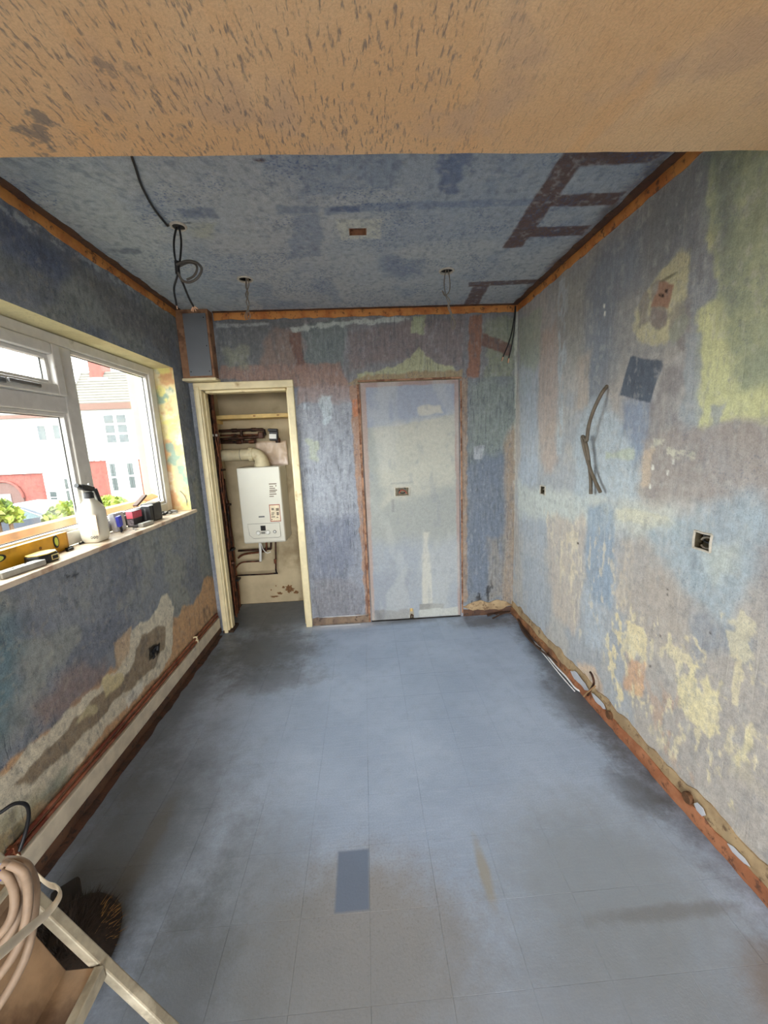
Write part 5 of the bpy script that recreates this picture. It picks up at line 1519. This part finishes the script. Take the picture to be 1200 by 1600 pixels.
for pa, pb in (((78, 768), (91, 785)), ((100, 747), (111, 782))):
    c, d = pix(*pa, 'y', HY - .6), pix(*pb, 'y', HY - .6)
    for j in range(2):
        zz0, zz1 = d.z + (c.z - d.z) * (j * .52), d.z + (c.z - d.z) * (j * .52 + .45)
        MB().box((c.x, HY - .63, zz0), (d.x, HY - .58, zz1)).build('pane', GLD, bay)
ar = pix(14, 792, 'y', HY)
pts = [(ar.x - .9, HY - .02, GZ)] + [(ar.x + .9 * math.cos(q), HY - .02, ar.z + .45 + .9 * math.sin(q)) for q in [math.pi * (1 - k / 12) for k in range(13)]] + [(ar.x + .9, HY - .02, GZ)]
pch = MB().prism(pts, (0, -.05, 0)).build('arched_porch', mat('shaded_porch', (84, 62, 56), .8), h1)
MB().box((ar.x - .35, HY - .1, GZ), (ar.x + .3, HY - .06, ar.z + .7)).build('door', mat('grey_door', (104, 94, 92), .6), pch)
MB().tube([(p[0], HY - .08, p[2]) for p in pts[1:-1]], .06, 6).build('brick_arch', BRK, pch)

h2 = thing('terraced_house', (-12, HY, GZ), 'white and red terraced house with brick chimney beyond the pale pier', 'house', 'terraced houses across the street')
H2Y = HY - .6
MB().box((-14.7, H2Y, 1.28), (-6, H2Y + 8, 3.95)).build('upper_wall', WHR, h2)
MB().box((-14.7, H2Y, GZ), (-6, H2Y + 8, 1.28)).build('brick_wall', BRK, h2)
roof(h2, -14.4, -6, H2Y, 3.98, 1.2, 5.75, 12)
MB().box((-14.6, H2Y - .36, 3.72), (-6, H2Y - .26, 4.02)).build('fascia', EAV, h2)
MB().beam((-14.42, H2Y - .35, 4.05), (-14.42, H2Y + 1.2, 5.8), .12, .14).build('verge_board', WFR, h2)
sc2 = MB()
for k in range(26):
    sc2.box((-14.6 + k * .33, H2Y - .1, 1.24), (-14.6 + k * .33 + .2, H2Y, 1.36))
sc2.build('dentil_course', WHR, h2)
a, b = pix(134, 552, 'y', H2Y + .9), pix(160, 590, 'y', H2Y + .9)
chm = MB().box((a.x, H2Y + .9, b.z - 1.0), (b.x, H2Y + 1.7, a.z + .6)).build('chimney', BRK, h2)
MB().box((a.x - .05, H2Y + .82, b.z - .12), (b.x + .3, H2Y + .9, b.z)).build('flashing', WFR, chm)
a, b = pix(161, 648, 'y', H2Y), pix(207, 692, 'y', H2Y)
house_window(h2, a.x, b.x, b.z, a.z, H2Y, 2, 3)
a, b = pix(165, 720, 'y', H2Y - .5), pix(215, 772, 'y', H2Y - .5)
bay = MB().box((a.x, H2Y - .5, GZ), (b.x, H2Y + .1, a.z)).build('bay', WHR, h2, bevel=.03)
for pa, pb in (((171, 724), (186, 766)), ((198, 723), (213, 762))):
    c, d = pix(*pa, 'y', H2Y - .5), pix(*pb, 'y', H2Y - .5)
    for j in range(2):
        for i in range(2):
            zz0, zz1 = d.z + (c.z - d.z) * (j * .52), d.z + (c.z - d.z) * (j * .52 + .46)
            xx0, xx1 = c.x + (d.x - c.x) * (i * .52), c.x + (d.x - c.x) * (i * .52 + .46)
            MB().box((xx0, H2Y - .53, zz0), (xx1, H2Y - .48, zz1)).build('pane', GLD, bay)

# parked car
CY = 12.0
car = thing('parked_car', (-9.8, CY, GZ), 'dark grey car parked in the street beyond the garden wall', 'car')
cx1 = pix(104, 800, 'y', CY).x
prf = [(0, .32), (0, .75), (-.06, .98), (-.55, 1.12), (-1.25, 1.42), (-2.1, 1.46), (-2.75, 1.32), (-3.35, .98), (-4.2, .82), (-4.4, .6), (-4.4, .32)]
CARP = mat('dark_grey_car_paint', (52, 56, 64), .3, .3, var=.04)
MB().prism([(cx1 + x, CY, GZ + z) for x, z in prf], (0, 1.7, 0)).build('body', CARP, car, bevel=.06)
MB().prism([(cx1 + x, CY - .012, GZ + z) for x, z in ((-.7, 1.1), (-1.3, 1.36), (-2.1, 1.39), (-2.65, 1.27), (-3.1, 1.02), (-1.5, 1.0))], (0, .05, 0)).build('side_window', mat('car_glass', (80, 92, 94), .1), car)
MB().tube([(cx1 + x, CY - .02, GZ + z) for x, z in ((-.7, 1.1), (-1.3, 1.37), (-2.1, 1.40), (-2.66, 1.28), (-3.12, 1.02))], .014, 6).build('chrome_strip', STEEL, car)
for x in (-.85, -3.55):
    w_ = MB().lathe((cx1 + x, CY - .02, GZ + .32), [(.32, -.01), (.32, .2)], (0, 1, 0), 22).build('wheel', BLACK, car, smooth=True)
    MB().lathe((cx1 + x, CY - .035, GZ + .32), [(.2, 0), (.2, .01)], (0, 1, 0), 14).build('hubcap', STEEL, w_)

# bushes
LEAF = mat('yellow_green_leaf', (98, 110, 28), .6, var=.3, scale=9, c2=(66, 86, 26))


def bush(px_, py_, xpl, r, h, label, seed):
    c = pix(px_, py_, 'x', xpl)
    t = thing('garden_bush', (c.x, c.y, GZ), label, 'bush', 'bushes in the front garden')
    rn = random.Random(seed); m_ = MB()
    for i in range(420):
        a, e = rn.uniform(0, 6.283), rn.uniform(-.4, 1.5)
        rr = r * rn.uniform(.55, 1.05)
        p = Vector((c.x + rr * math.cos(a) * math.cos(e), c.y + rr * math.sin(a) * math.cos(e), c.z + h * math.sin(e) * rn.uniform(.6, 1.05)))
        u = Vector((rn.gauss(0, 1), rn.gauss(0, 1), rn.gauss(0, 1))).normalized(); v = u.orthogonal().normalized(); s_ = .075
        m_.add([p - u * s_, p + v * s_ * .5, p + u * s_, p - v * s_ * .5], [(0, 1, 2, 3)])
    m_.build('foliage', LEAF, t)['kind'] = 'stuff'
    st = MB()
    for k in range(5):
        a = k * 1.256
        st.tube([(c.x + .05 * math.cos(a), c.y + .05 * math.sin(a), GZ), (c.x + .5 * r * math.cos(a), c.y + .5 * r * math.sin(a), c.z)], .02, 5)
    st.build('stems', mat('bush_stem', (96, 76, 54), .8), t)


bush(108, 806, -5.2, .34, .22, 'yellow-green bush behind the garden wall beside the spray bottle', 1)
bush(168, 792, -5.4, .42, .2, 'yellow-green bush beyond the garden wall below the brick bay', 2)
bush(0, 808, -5.4, .25, .22, 'yellow-green bush in front of the arched porch at the frame edge', 3)
